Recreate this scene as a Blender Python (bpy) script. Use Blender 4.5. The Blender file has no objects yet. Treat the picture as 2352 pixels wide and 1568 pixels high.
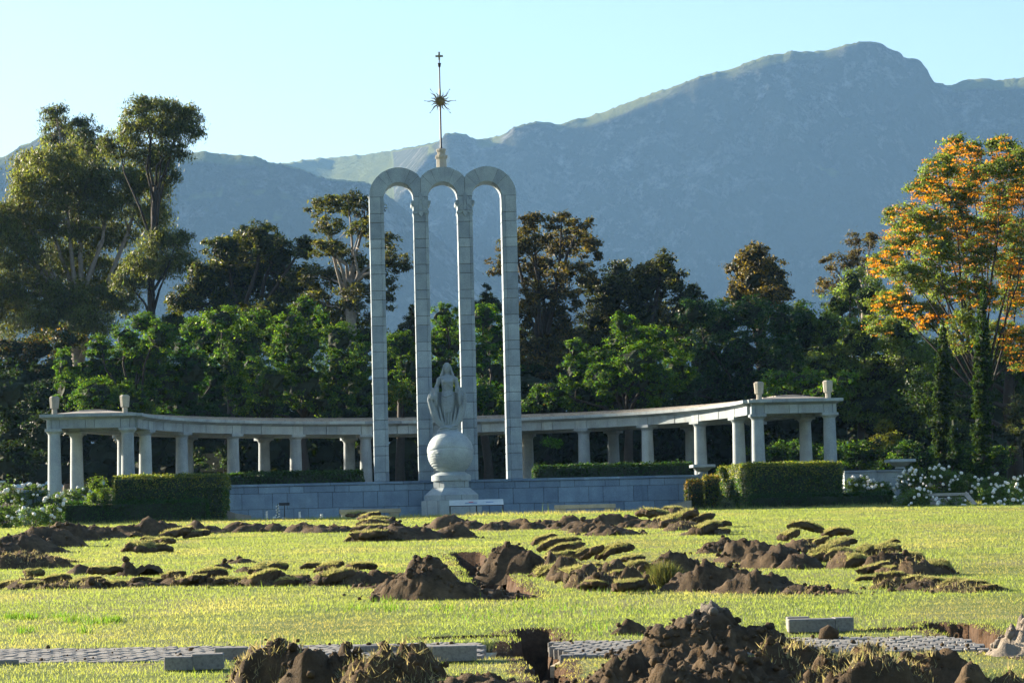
import bpy, math, random
import numpy as np
from mathutils import Vector, Matrix
random.seed(7)
RNG = np.random.default_rng(11)
R = math.radians
S = bpy.context.scene
COL = S.collection

# ------------------------------------------------------------------ camera, sky, sun, exposure
F = 6533.0; ROLL = R(1.33); HZ = 490.0; CAMZ = 1.5
PITCH = math.atan(HZ / F)
cam = bpy.data.cameras.new('camera'); camo = bpy.data.objects.new('camera', cam); COL.objects.link(camo)
cam.sensor_width = 36; cam.lens = F / 2352 * 36; cam.clip_start = 0.5; cam.clip_end = 20000
_r = Vector((1, 0, 0)); _u = Vector((0, -math.sin(PITCH), math.cos(PITCH))); _f = Vector((0, math.cos(PITCH), math.sin(PITCH)))
_cr = _r * math.cos(ROLL) - _u * math.sin(ROLL); _cu = _r * math.sin(ROLL) + _u * math.cos(ROLL)
M = Matrix((_cr, _cu, -_f)).transposed().to_4x4(); M.translation = (0, 0, CAMZ)
camo.matrix_world = M
S.camera = camo
SUN_AZ, SUN_EL = R(33), R(17)      # sun low behind on the left
world = bpy.data.worlds.new('World'); S.world = world; world.use_nodes = True
nt = world.node_tree; bg = nt.nodes['Background']
sky = nt.nodes.new('ShaderNodeTexSky'); sky.sky_type = 'NISHITA'; sky.sun_disc = False
sky.sun_elevation = SUN_EL; sky.sun_rotation = -(math.pi / 2 - SUN_AZ)
sky.air_density = 1.1; sky.dust_density = 1.1; sky.ozone_density = 2.5; sky.altitude = 200
nt.links.new(sky.outputs[0], bg.inputs[0]); bg.inputs[1].default_value = 0.054
sun = bpy.data.lights.new('sun', 'SUN'); sun.energy = 5.0; sun.angle = R(0.5); sun.color = (1, 0.86, 0.66)
suno = bpy.data.objects.new('sun', sun); COL.objects.link(suno)
sd = Vector((-math.cos(SUN_AZ) * math.cos(SUN_EL), math.sin(SUN_AZ) * math.cos(SUN_EL), math.sin(SUN_EL)))
suno.rotation_euler = (-sd).to_track_quat('-Z', 'Y').to_euler(); suno.location = (-60, 60, 60)
S.view_settings.view_transform = 'Standard'; S.view_settings.look = 'None'; S.view_settings.gamma = 1
S.view_settings.use_curve_mapping = False; S.view_settings.exposure = 2.1
S.cycles.use_denoising = True
S.cycles.use_adaptive_sampling = True; S.cycles.adaptive_threshold = 0.02
S.cycles.max_bounces = 6; S.cycles.diffuse_bounces = 3; S.cycles.glossy_bounces = 2; S.cycles.transmission_bounces = 4
S.cycles.volume_bounces = 1; S.cycles.transparent_max_bounces = 6

# ------------------------------------------------------------------ helpers
def uv(px, py):
    dx, dy = px - 1176, py - 784
    return dx * math.cos(ROLL) - dy * math.sin(ROLL), -dy * math.cos(ROLL) - dx * math.sin(ROLL)
def W(px, py, d):
    X, Y = uv(px, py)
    q = d / (F * math.cos(PITCH) - Y * math.sin(PITCH))
    return Vector((X * q, d, CAMZ + (F * math.sin(PITCH) + Y * math.cos(PITCH)) * q))
def gz(y):
    return 0.06 + 0.0293 * y
def G(px, py):
    lo, hi = 6.0, 400.0
    for _ in range(50):
        m = (lo + hi) / 2
        if W(px, py, m).z < gz(m): hi = m
        else: lo = m
    return W(px, py, (lo + hi) / 2)
def ss(a, b, x):
    t = np.clip((np.asarray(x, float) - a) / (b - a), 0, 1)
    return t * t * (3 - 2 * t)
def _h(i, j, k, seed):
    n = (i * 374761393 + j * 668265263 + k * 2147483647 + seed * 1274126177) & 0xFFFFFFFF
    n = ((n ^ (n >> 13)) * 1274126177) & 0xFFFFFFFF
    return ((n ^ (n >> 16)) & 0xFFFF) / 32767.5 - 1.0
def noise(p, seed=0):
    p = np.asarray(p, float); i = np.floor(p).astype(np.int64); f = p - i; f = f * f * (3 - 2 * f)
    r = 0
    for a in (0, 1):
        for b in (0, 1):
            for c in (0, 1):
                w = (f[:, 0] if a else 1 - f[:, 0]) * (f[:, 1] if b else 1 - f[:, 1]) * (f[:, 2] if c else 1 - f[:, 2])
                r = r + w * _h(i[:, 0] + a, i[:, 1] + b, i[:, 2] + c, seed)
    return r
def fbm(p, oct=4, seed=0, g=0.5, ridge=False):
    p = np.asarray(p, float); r = 0; a = 1; t = 0
    for o in range(oct):
        n = noise(p * 2 ** o + 17.3 * o, seed + o)
        if ridge: n = 1 - 2 * np.abs(n)
        r = r + a * n; t += a; a *= g
    return r / t
def P3(x, y, z=0):
    x = np.asarray(x, float); return np.stack([x, np.asarray(y, float) + 0 * x, np.asarray(z, float) + 0 * x], 1)

def link(o, parent=None):
    COL.objects.link(o)
    if parent is not None: o.parent = parent
    return o
def npmesh(name, V, FL, mats, smooth=False, midx=None, col=None):
    me = bpy.data.meshes.new(name)
    V = np.asarray(V, np.float32).reshape(-1, 3)
    FL = [np.asarray(f, np.int32) for f in FL if len(f)]
    me.vertices.add(len(V)); me.vertices.foreach_set('co', V.ravel())
    nl = sum(f.size for f in FL); npoly = sum(len(f) for f in FL)
    me.loops.add(nl); me.polygons.add(npoly)
    me.loops.foreach_set('vertex_index', np.concatenate([f.ravel() for f in FL]))
    tot = np.concatenate([np.full(len(f), f.shape[1], np.int32) for f in FL])
    st = np.concatenate([[0], np.cumsum(tot)[:-1]]).astype(np.int32)
    me.polygons.foreach_set('loop_start', st)
    if smooth: me.polygons.foreach_set('use_smooth', np.ones(npoly, bool))
    if midx is not None: me.polygons.foreach_set('material_index', np.asarray(midx, np.int32))
    for m in mats: me.materials.append(m)
    if col is not None:
        col = np.asarray(col, np.float32)
        at = me.attributes.new('Col', 'FLOAT_COLOR', 'FACE' if len(col) == npoly and len(col) != len(V) else 'POINT')
        c4 = np.ones((len(col), 4), np.float32); c4[:, :3] = col[:, :3]
        at.data.foreach_set('color', c4.ravel())
    me.update(calc_edges=True); me.validate()
    return me
def obj(name, me, parent=None, loc=None):
    o = bpy.data.objects.new(name, me); link(o, parent)
    if loc is not None: o.location = loc
    return o
def thing(name, label, cat, loc=(0, 0, 0), rotz=0, group=None):
    o = bpy.data.objects.new(name, None); link(o); o.location = loc; o.rotation_euler = (0, 0, rotz)
    return tag(o, label, cat, group)
def tag(o, label, cat, group=None, kind=None):
    o['label'] = label; o['category'] = cat
    if group: o['group'] = group
    if kind: o['kind'] = kind
    return o
def struct(o):
    o['kind'] = 'structure'; return o

class MB:
    def __init__(s): s.v = []; s.f = []; s.n = 0
    def add(s, V, Fs):
        V = [tuple(p) for p in V]
        s.v += V; s.f += [tuple(i + s.n for i in f) for f in Fs]; s.n += len(V); return s
    def box(s, c, d, rz=0, c_=0.0, rx=0, ry=0):
        x, y, z = (k / 2 for k in d); b = c_
        m = Matrix.Translation(c) @ Matrix.Rotation(rz, 4, 'Z') @ Matrix.Rotation(ry, 4, 'Y') @ Matrix.Rotation(rx, 4, 'X')
        if b <= 0:
            V = [(-x, -y, -z), (x, -y, -z), (x, y, -z), (-x, y, -z), (-x, -y, z), (x, -y, z), (x, y, z), (-x, y, z)]
            Fs = [(0, 3, 2, 1), (4, 5, 6, 7), (0, 1, 5, 4), (1, 2, 6, 5), (2, 3, 7, 6), (3, 0, 4, 7)]
        else:
            V = []; Fs = []; idx = {}
            for sx in (-1, 1):
                for sy in (-1, 1):
                    for sz in (-1, 1):
                        idx[sx, sy, sz] = len(V)
                        V += [(sx * x, sy * (y - b), sz * (z - b)), (sx * (x - b), sy * y, sz * (z - b)), (sx * (x - b), sy * (y - b), sz * z)]
            def q(l, out):
                p = [Vector(V[i]) for i in l]
                n = (p[1] - p[0]).cross(p[2] - p[0])
                return tuple(l) if n.dot(Vector(out)) > 0 else tuple(reversed(l))
            for sg in (-1, 1):
                Fs.append(q([idx[sg, a, c] for a, c in ((-1, -1), (1, -1), (1, 1), (-1, 1))], (sg, 0, 0)))
                Fs.append(q([idx[a, sg, c] + 1 for a, c in ((-1, -1), (1, -1), (1, 1), (-1, 1))], (0, sg, 0)))
                Fs.append(q([idx[a, c, sg] + 2 for a, c in ((-1, -1), (1, -1), (1, 1), (-1, 1))], (0, 0, sg)))
            for a in (-1, 1):
                for c in (-1, 1):
                    Fs.append(q([idx[a, c, -1], idx[a, c, 1], idx[a, c, 1] + 1, idx[a, c, -1] + 1], (a, c, 0)))
                    Fs.append(q([idx[a, -1, c], idx[a, 1, c], idx[a, 1, c] + 2, idx[a, -1, c] + 2], (a, 0, c)))
                    Fs.append(q([idx[-1, a, c] + 1, idx[1, a, c] + 1, idx[1, a, c] + 2, idx[-1, a, c] + 2], (0, a, c)))
            for k, i in idx.items(): Fs.append(q([i, i + 1, i + 2], k))
        return s.add([m @ Vector(p) for p in V], Fs)
    def lathe(s, prof, n=24, c=(0, 0, 0), a0=0, sx=1, sy=1):
        V = []; Fs = []
        for r, z in prof:
            for i in range(n):
                a = a0 + 2 * math.pi * i / n; V.append((c[0] + sx * r * math.cos(a), c[1] + sy * r * math.sin(a), c[2] + z))
        for j in range(len(prof) - 1):
            for i in range(n):
                k = (i + 1) % n; Fs.append((j * n + i, j * n + k, (j + 1) * n + k, (j + 1) * n + i))
        Fs.append(tuple(reversed(range(n)))); Fs.append(tuple(range((len(prof) - 1) * n, len(prof) * n)))
        return s.add(V, Fs)
    def tube(s, pts, rad, n=8):
        pts = [Vector(p) for p in pts]; V = []; Fs = []; m = len(pts)
        if not hasattr(rad, '__len__'): rad = [rad] * m
        up = Vector((0, 0, 1)); pa = None
        for i, p in enumerate(pts):
            t = (pts[min(i + 1, m - 1)] - pts[max(i - 1, 0)]).normalized()
            a = t.cross(Vector((0, 1, 0)) if abs(t.z) > .9 else up).normalized() if pa is None else (pa - t * pa.dot(t)).normalized()
            pa = a; b = t.cross(a)
            for k in range(n):
                q = 2 * math.pi * k / n; V.append(p + (a * math.cos(q) + b * math.sin(q)) * rad[i])
        for j in range(m - 1):
            for i in range(n):
                k = (i + 1) % n; Fs.append((j * n + i, j * n + k, (j + 1) * n + k, (j + 1) * n + i))
        Fs.append(tuple(reversed(range(n)))); Fs.append(tuple(range((m - 1) * n, m * n)))
        return s.add(V, Fs)
    def prism(s, poly, h0, h1, axis='z'):
        """poly CCW seen from +axis; axis 'y' extrudes an (x,z) outline between y=h0 and y=h1"""
        n = len(poly)
        if axis == 'z': V = [(x, y, h0) for x, y in poly] + [(x, y, h1) for x, y in poly]
        else: V = [(x, h1, z) for x, z in poly] + [(x, h0, z) for x, z in poly]
        Fs = [tuple(reversed(range(n))), tuple(range(n, 2 * n))] + [(i, (i + 1) % n, n + (i + 1) % n, n + i) for i in range(n)]
        return s.add(V, Fs)
    def sweep(s, prof, a0, a1, n, cx=0, cy=0):
        """closed (r,z) outline swept round (cx,cy); angle measured from +y towards +x"""
        m = len(prof); V = []; Fs = []
        for i in range(n + 1):
            a = a0 + (a1 - a0) * i / n
            for r, z in prof: V.append((cx + r * math.sin(a), cy + r * math.cos(a), z))
        for i in range(n):
            for j in range(m):
                k = (j + 1) % m; Fs.append((i * m + j, (i + 1) * m + j, (i + 1) * m + k, i * m + k))
        Fs.append(tuple(range(m))); Fs.append(tuple(reversed(range(n * m, (n + 1) * m))))
        return s.add(V, Fs)
    def mesh(s, name, mat, smooth=False, angle=None):
        me = bpy.data.meshes.new(name); me.from_pydata([tuple(p) for p in s.v], [], s.f)
        for m in (mat if isinstance(mat, list) else [mat]): me.materials.append(m)
        if smooth:
            me.polygons.foreach_set('use_smooth', [True] * len(me.polygons))
            if angle: me.set_sharp_from_angle(angle=R(angle))
        me.update(); return me
    def obj(s, name, mat, parent=None, smooth=False, angle=None, loc=None):
        return obj(name, s.mesh(name, mat, smooth, angle), parent, loc)

# ------------------------------------------------------------------ materials
def mat(name):
    m = bpy.data.materials.new(name); m.use_nodes = True; t = m.node_tree
    return m, t, t.nodes['Principled BSDF'], t.nodes, t.links
def ramp(N, stops, interp='LINEAR'):
    r = N.new('ShaderNodeValToRGB'); r.color_ramp.interpolation = interp; e = r.color_ramp.elements
    while len(e) < len(stops): e.new(0.5)
    for k, (p, c) in enumerate(stops): e[k].position = p; e[k].color = (*c, 1)
    return r
def nz(N, L, co, scale, detail=4, rough=.55):
    n = N.new('ShaderNodeTexNoise'); n.inputs['Scale'].default_value = scale; n.inputs['Detail'].default_value = detail
    n.inputs['Roughness'].default_value = rough
    if co: L.new(co, n.inputs['Vector'])
    return n
def mixc(N, L, mode, fac, a, b):
    m = N.new('ShaderNodeMix'); m.data_type = 'RGBA'; m.blend_type = mode
    if hasattr(fac, 'default_value'): L.new(fac, m.inputs[0])
    else: m.inputs[0].default_value = fac
    for s_, v in ((m.inputs[6], a), (m.inputs[7], b)):
        if hasattr(v, 'default_value'): L.new(v, s_)
        else: s_.default_value = (*v, 1)
    return m.outputs[2]
def stone(name, base, dark, speck=0.35, rough=0.75, bump=0.25, sc=1.0, stain=(.16, .15, .12), stainf=0.5):
    m, t, b, N, L = mat(name)
    g = N.new('ShaderNodeNewGeometry'); oi = N.new('ShaderNodeObjectInfo')
    n1 = nz(N, L, g.outputs['Position'], 55 * sc, 3, .7); n2 = nz(N, L, g.outputs['Position'], 2.2 * sc, 5, .6)
    r1 = ramp(N, [(.32, dark), (.5, base), (.72, tuple(min(1, c * 1.22) for c in base))])
    L.new(n1.outputs[0], r1.inputs[0])
    mp = N.new('ShaderNodeMapping'); mp.inputs['Scale'].default_value = (2.5, 2.5, .35); L.new(g.outputs['Position'], mp.inputs[0])
    n3 = nz(N, L, mp.outputs[0], 1.6, 5, .65); r3 = ramp(N, [(.5, (0, 0, 0)), (.74, (1, 1, 1))]); L.new(n3.outputs[0], r3.inputs[0])
    mu = N.new('ShaderNodeMath'); mu.operation = 'MULTIPLY'; mu.inputs[1].default_value = stainf; L.new(r3.outputs[0], mu.inputs[0])
    c = mixc(N, L, 'MIX', mu.outputs[0], r1.outputs[0], stain)
    r2 = ramp(N, [(.3, (.78, .78, .8)), (.7, (1.12, 1.11, 1.06))]); L.new(n2.outputs[0], r2.inputs[0])
    c = mixc(N, L, 'MULTIPLY', 1.0, c, r2.outputs[0])
    rr = ramp(N, [(0, (.74, .755, .78)), (1, (1.17, 1.15, 1.1))]); L.new(oi.outputs['Random'], rr.inputs[0])
    c = mixc(N, L, 'MULTIPLY', 1.0, c, rr.outputs[0])
    L.new(c, b.inputs['Base Color']); b.inputs['Roughness'].default_value = rough
    b.inputs['Specular IOR Level'].default_value = 0.3
    bp = N.new('ShaderNodeBump'); bp.inputs['Strength'].default_value = bump; bp.inputs['Distance'].default_value = .01
    L.new(n1.outputs[0], bp.inputs['Height']); L.new(bp.outputs[0], b.inputs['Normal'])
    return m
def plain(name, c, rough=.6, metal=0):
    m, t, b, N, L = mat(name); g = N.new('ShaderNodeNewGeometry'); n = nz(N, L, g.outputs['Position'], 9, 4)
    r = ramp(N, [(.3, tuple(k * .75 for k in c)), (.7, tuple(min(1, k * 1.2) for k in c))]); L.new(n.outputs[0], r.inputs[0])
    L.new(r.outputs[0], b.inputs['Base Color']); b.inputs['Roughness'].default_value = rough; b.inputs['Metallic'].default_value = metal
    return m
def leafmat(name, tr=0.4, rough=.42, spec=.4, trc=(1.0, 1.1, .45)):
    m, t, b, N, L = mat(name)
    a = N.new('ShaderNodeAttribute'); a.attribute_name = 'Col'
    L.new(a.outputs['Color'], b.inputs['Base Color']); b.inputs['Roughness'].default_value = rough
    b.inputs['Specular IOR Level'].default_value = spec
    tl = N.new('ShaderNodeBsdfTranslucent'); c = mixc(N, L, 'MULTIPLY', 1.0, a.outputs['Color'], tuple(min(1, k) for k in trc))
    c2 = N.new('ShaderNodeVectorMath'); c2.operation = 'SCALE'; c2.inputs['Scale'].default_value = 2.3; L.new(c, c2.inputs[0])
    L.new(c2.outputs[0], tl.inputs[0])
    mx = N.new('ShaderNodeMixShader'); mx.inputs[0].default_value = tr
    L.new(b.outputs[0], mx.inputs[1]); L.new(tl.outputs[0], mx.inputs[2])
    L.new(mx.outputs[0], t.nodes['Material Output'].inputs['Surface'])
    return m
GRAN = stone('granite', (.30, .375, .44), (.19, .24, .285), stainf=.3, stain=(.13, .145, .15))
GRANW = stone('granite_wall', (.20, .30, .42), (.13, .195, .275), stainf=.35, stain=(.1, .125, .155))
GRANS = stone('statue_stone', (.33, .395, .43), (.22, .26, .29), stainf=.12, stain=(.17,.16,.14), bump=.35)
GRANC = stone('colonnade_stone', (.32, .38, .42), (.21, .255, .285), stainf=.5, stain=(.18, .17, .14))
PALE = stone('pale_stone', (.38, .36, .31), (.28, .265, .22), stainf=.2)
MORT = stone('mortar', (.09, .085, .08), (.06, .06, .06), stainf=.1)
ROOFS = stone('roof_stone', (.36, .33, .29), (.2, .18, .16), stainf=.7, stain=(.13, .11, .1))
CONC = stone('concrete_paver', (.235, .225, .21), (.15, .145, .135), sc=.8, stainf=.35, stain=(.16, .12, .09))
SAND = stone('bedding_sand', (.5, .42, .28), (.35, .3, .2), stainf=.3)
IRON = plain('dark_iron', (.03, .027, .03), .45, .6)
GOLD = plain('weathered_gilt', (.16, .115, .045), .5, .4)
CROSSM = plain('cross_metal', (.22, .19, .1), .5, .5)
BLACK = plain('black_paint', (.015, .015, .016), .4)
BARK = plain('bark', (.035, .028, .022), .9)
GUMBARK = plain('gum_bark', (.22, .19, .155), .8)
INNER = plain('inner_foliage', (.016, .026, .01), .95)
PETAL = plain('rose_petal', (.75, .74, .68), .6)
def dirtmat(name, a=(.040, .027, .016), b_=(.150, .108, .066), grey=0):
    m, t, b, N, L = mat(name); g = N.new('ShaderNodeNewGeometry')
    n = nz(N, L, g.outputs['Position'], 7, 8, .7); n2 = nz(N, L, g.outputs['Position'], 1.7, 3)
    r = ramp(N, [(.3, a), (.55, tuple((p + q) / 2 for p, q in zip(a, b_))), (.75, b_)]); L.new(n.outputs[0], r.inputs[0])
    r2 = ramp(N, [(.35, (.7, .7, .7)), (.65, (1.25, 1.2, 1.1))]); L.new(n2.outputs[0], r2.inputs[0])
    c = mixc(N, L, 'MULTIPLY', 1, r.outputs[0], r2.outputs[0])
    if grey:
        sp = N.new('ShaderNodeSeparateXYZ'); tc = N.new('ShaderNodeTexCoord'); L.new(tc.outputs['Object'], sp.inputs[0])
        ad = N.new('ShaderNodeMath'); ad.operation = 'MULTIPLY_ADD'; ad.inputs[1].default_value = .5; L.new(n2.outputs[0], ad.inputs[0]); L.new(sp.outputs[2], ad.inputs[2])
        r3 = ramp(N, [(grey, (0, 0, 0)), (grey + .18, (1, 1, 1))]); L.new(ad.outputs[0], r3.inputs[0])
        mu = N.new('ShaderNodeMath'); mu.operation = 'MULTIPLY'; mu.inputs[1].default_value = .8; L.new(r3.outputs[0], mu.inputs[0])
        c = mixc(N, L, 'MIX', mu.outputs[0], c, (.19, .175, .155))
    L.new(c, b.inputs['Base Color']); b.inputs['Roughness'].default_value = .95; b.inputs['Specular IOR Level'].default_value = .15
    bp = N.new('ShaderNodeBump'); bp.inputs['Strength'].default_value = .8; bp.inputs['Distance'].default_value = .03
    n3 = nz(N, L, g.outputs['Position'], 26, 6, .7); L.new(n3.outputs[0], bp.inputs['Height']); L.new(bp.outputs[0], b.inputs['Normal'])
    return m
DIRT = dirtmat('turned_soil'); DIRTG = dirtmat('soil_with_grey_grit', grey=.46); RUB = dirtmat('pale_rubble', (.16, .14, .12), (.38, .33, .28))
GRASS = leafmat('grass_blade', .5, .55, .25, (1.0, .95, .4))
TURF = leafmat('dry_turf', .35, .8, .1, (1, .92, .6))
LEAF = leafmat('leaf', .48, .55, .2)
LEAFG = leafmat('glossy_leaf', .45, .5, .28)
CONIF = leafmat('conifer_leaf', .45, .65, .1)
PETALS = leafmat('orange_blossom', .35, .5, .2, (1, .8, .2))

# leaf clouds: one diamond (or blade) per leaf, made in numpy
def diamonds(C, size, asp, nrm, tang=None):
    n = len(C); nrm = nrm / (np.linalg.norm(nrm, axis=1, keepdims=True) + 1e-9)
    t = RNG.normal(size=(n, 3)) if tang is None else tang
    t = t - nrm * (t * nrm).sum(1, keepdims=True); t /= np.linalg.norm(t, axis=1, keepdims=True) + 1e-9
    b = np.cross(nrm, t); s = np.asarray(size).reshape(-1, 1) * np.ones((n, 1))
    V = np.empty((n, 4, 3)); V[:, 0] = C - t * s; V[:, 1] = C + b * s * asp + nrm * s * .15
    V[:, 2] = C + t * s; V[:, 3] = C - b * s * asp + nrm * s * .15
    return V.reshape(-1, 3), np.arange(n * 4).reshape(n, 4)
def leafcolors(n, base, var=.3, warm=0., warmc=(.2, .14, .04)):
    c = .74 * np.array(base)[None] * (1 + var * RNG.normal(size=(n, 1)).clip(-2, 2)) * (1 + .1 * RNG.normal(size=(n, 3)))
    if warm:
        m = RNG.random(n) < warm; c[m] = .8 * np.array(warmc) * (.7 + .6 * RNG.random((m.sum(), 1)))
    return c.clip(.004, .9)

# ------------------------------------------------------------------ air
def haze_box(x0, x1, y0, y1, z0, z1, dens, colr):
    m = bpy.data.materials.new('air'); m.use_nodes = True; t = m.node_tree; t.nodes.clear()
    o = t.nodes.new('ShaderNodeOutputMaterial'); v = t.nodes.new('ShaderNodeVolumePrincipled')
    v.inputs['Density'].default_value = dens; v.inputs['Color'].default_value = (*colr, 1); v.inputs['Anisotropy'].default_value = .15
    t.links.new(v.outputs[0], o.inputs['Volume'])
    b = MB().box(((x0 + x1) / 2, (y0 + y1) / 2, (z0 + z1) / 2), (x1 - x0, y1 - y0, z1 - z0)).obj('haze', m)
    b['kind'] = 'stuff'; b['label'] = 'pale blue haze in the air before the mountains'; return b
haze_box(-2600, 2600, -60, 4600, -3, 700, 0.68e-4, (.29, .58, 1.0))

# ------------------------------------------------------------------ mountains
def mountmat():
    m, t, b, N, L = mat('mountain_rock')
    tc = N.new('ShaderNodeTexCoord'); mp = N.new('ShaderNodeMapping'); mp.inputs['Scale'].default_value = (1, 1, .55); L.new(tc.outputs['Object'], mp.inputs[0])
    n1 = nz(N, L, mp.outputs[0], .045, 9, .72); n2 = nz(N, L, mp.outputs[0], .006, 5, .6)
    r1 = ramp(N, [(.50, (.055, .06, .042)), (.56, (.13, .13, .115)), (.66, (.27, .265, .25))]); L.new(n1.outputs[0], r1.inputs[0])
    r2 = ramp(N, [(.38, (1, 1, 1)), (.62, (0, 0, 0))]); L.new(n2.outputs[0], r2.inputs[0])
    c = mixc(N, L, 'MIX', r2.outputs[0], r1.outputs[0], (.075, .078, .055))
    g = N.new('ShaderNodeNewGeometry'); sp = N.new('ShaderNodeSeparateXYZ'); L.new(g.outputs['Normal'], sp.inputs[0])
    r4 = ramp(N, [(.78, (0, 0, 0)), (.9, (1, 1, 1))]); L.new(sp.outputs[2], r4.inputs[0])
    c = mixc(N, L, 'MIX', r4.outputs[0], c, (.15, .165, .06))
    L.new(c, b.inputs['Base Color']); b.inputs['Roughness'].default_value = 1; b.inputs['Specular IOR Level'].default_value = 0
    bp = N.new('ShaderNodeBump'); bp.inputs['Strength'].default_value = 1; bp.inputs['Distance'].default_value = 14
    L.new(n1.outputs[0], bp.inputs['Height']); L.new(bp.outputs[0], b.inputs['Normal'])
    return m
MNT = mountmat()
def mountain(name, sky_pts, d0, d1, plateau, seed, base_v=40, amp=30):
    xs = np.array([p[0] for p in sky_pts], float); ys = np.array([p[1] for p in sky_pts], float)
    px = np.arange(xs[0], xs[-1], 5.0); py = np.interp(px, xs, ys)
    j = fbm(P3(px / 16., 0 * px, 0 * px), 4, seed, .6); py = py - 3.2 * np.abs(j) * 1.6 + 2
    rough = fbm(P3(px / 5., 0 * px, 0 * px), 2, seed + 9); py = py - 2.2 * np.clip(rough - .1, 0, 1) * (np.interp(px, xs, np.abs(np.gradient(ys))) > 4) * 2
    pys = np.interp(px, xs, ys) + 1.0; pys = np.convolve(np.pad(pys, 3, 'edge'), np.ones(7) / 7, 'valid')
    T = np.concatenate([[-.12, -.04], np.linspace(0, .1, 16), np.linspace(.11, 1, 90)])
    pl = np.interp(px, [p[0] for p in plateau], [p[1] for p in plateau]) * np.where(px > 1000, .2, 1)
    V = []
    for t in T:
        X, Y = [], []
        wj = math.exp(-max(t, 0) / .008); dx, dy = px - 1176, py * wj + pys * (1 - wj) - 784
        X = dx * math.cos(ROLL) - dy * math.sin(ROLL); Ys = -dy * math.cos(ROLL) - dx * math.sin(ROLL) + HZ
        tt = max(t, 0)
        v = Ys * (1 - tt) + base_v * tt; tl = np.interp(px, [600, 680, 900, 980], [.022, .17, .13, .022])
        y = d0 + (d1 - d0) * tt + pl * 2.6 * np.clip(1 - tt / tl, 0, 1)
        if t < 0: v = Ys * (1 + t * 1.5); y = y - t * 3500
        z = v * y / F; x = X * y / F
        if t > 0:
            e = min(1, t * 8)
            wq = 60 * fbm(P3(x / 200, z / 160, 0 * x), 3, seed + 7)
            gl = fbm(P3((x + wq + z * .35) / 130, (z + wq) / 260, 0 * x), 5, seed + 3, .6, True)
            gs = fbm(P3(x / 38, z / 60, 0 * x), 4, seed + 5, .6)
            dd = -(gl * amp + gs * amp * .35) * e * (1 - .35 * tt)
            y2 = y + dd; x = x * y2 / y; z = z * (y2 / y) + e * gs * 6; y = y2
        V.append(np.stack([x, y, z + CAMZ], 1))
    n = len(px); m = len(T); V = np.concatenate(V)
    i = np.arange(m - 1)[:, None] * n + np.arange(n - 1)[None]
    Fq = np.stack([i, i + n, i + n + 1, i + 1], -1).reshape(-1, 4)
    return struct(obj(name, npmesh(name, V, [Fq], [MNT])))
mountain('mountain', [(-500, 450), (0, 430), (400, 410), (560, 385), (650, 371), (700, 362), (760, 357), (820, 352), (880, 343), (940, 333), (985, 326), (1008, 318), (1022, 303), (1045, 298), (1068, 302), (1080, 311), (1098, 314), (1130, 309), (1155, 303), (1175, 290), (1200, 281), (1240, 272), (1262, 275), (1290, 280), (1318, 268), (1350, 263), (1400, 246), (1470, 218), (1530, 198), (1590, 176), (1612, 166), (1650, 158), (1690, 148), (1730, 132), (1770, 120), (1830, 109), (1880, 109), (1915, 104), (1950, 93), (1995, 85), (2030, 89), (2055, 104), (2078, 111), (2088, 126), (2108, 124), (2122, 130), (2136, 146), (2146, 166), (2156, 182), (2180, 187), (2200, 187), (2230, 176), (2265, 171), (2300, 177), (2352, 171), (2500, 150), (2800, 230)],
         3500, 3020, [(600, 150), (640, 200), (760, 270), (900, 260), (960, 130), (1010, 10), (1090, 20), (1130, 60), (1180, 10), (1300, 20), (1360, 60), (1480, 60), (1600, 15), (1680, 30), (1800, 40), (1900, 30), (1980, 10), (2060, 5), (2180, 5), (2240, 60), (2400, 50)], 21)
mountain('hill', [(-500, 430), (-150, 400), (0, 354), (35, 332), (60, 322), (85, 306), (120, 296), (180, 305), (260, 330), (340, 340), (410, 344), (440, 345), (460, 342), (520, 350), (560, 352), (585, 354), (610, 366), (645, 372), (690, 384), (730, 402), (770, 409), (830, 412), (870, 430), (920, 470), (1000, 540), (1100, 620), (1250, 700)],
         2900, 2450, [(0, 5), (200, 5), (420, 12), (480, 12), (560, 5), (640, 0), (800, 0)], 44, amp=26)

# ------------------------------------------------------------------ ground sheet, lawn with its trenches, paved path
SOILG = dirtmat('garden_ground', (.035, .03, .02), (.10, .085, .05))
gx = np.array([-2600, -1200, -500, -200, -100, -60, -30, 0, 30, 60, 100, 200, 500, 1200, 2600.]); gy = np.array([-60, -20, 0, 40, 70, 96, 97.6, 98.2, 101.3, 102.45, 102.75, 103.6, 140, 200, 400, 900, 1600, 2600, 4500.])
def gzz(y):
    return float(np.interp(y, [-60, 97.6, 98.2, 102.45, 102.75, 104, 140, 200, 400, 900, 1600, 2600, 4500], [-2.2, gz(97) - .62, 2.42, 2.42, 3.55, 3.6, 4.6, 7, 12, 18, 24, 60, 90]))
Vg = [(x, y, gzz(y)) for y in gy for x in gx]; nx = len(gx)
Fg = [(j * nx + i, j * nx + i + 1, (j + 1) * nx + i + 1, (j + 1) * nx + i) for j in range(len(gy) - 1) for i in range(nx - 1)]
mb = MB(); mb.add(Vg, Fg); ground = struct(mb.obj('ground', SOILG))

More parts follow.
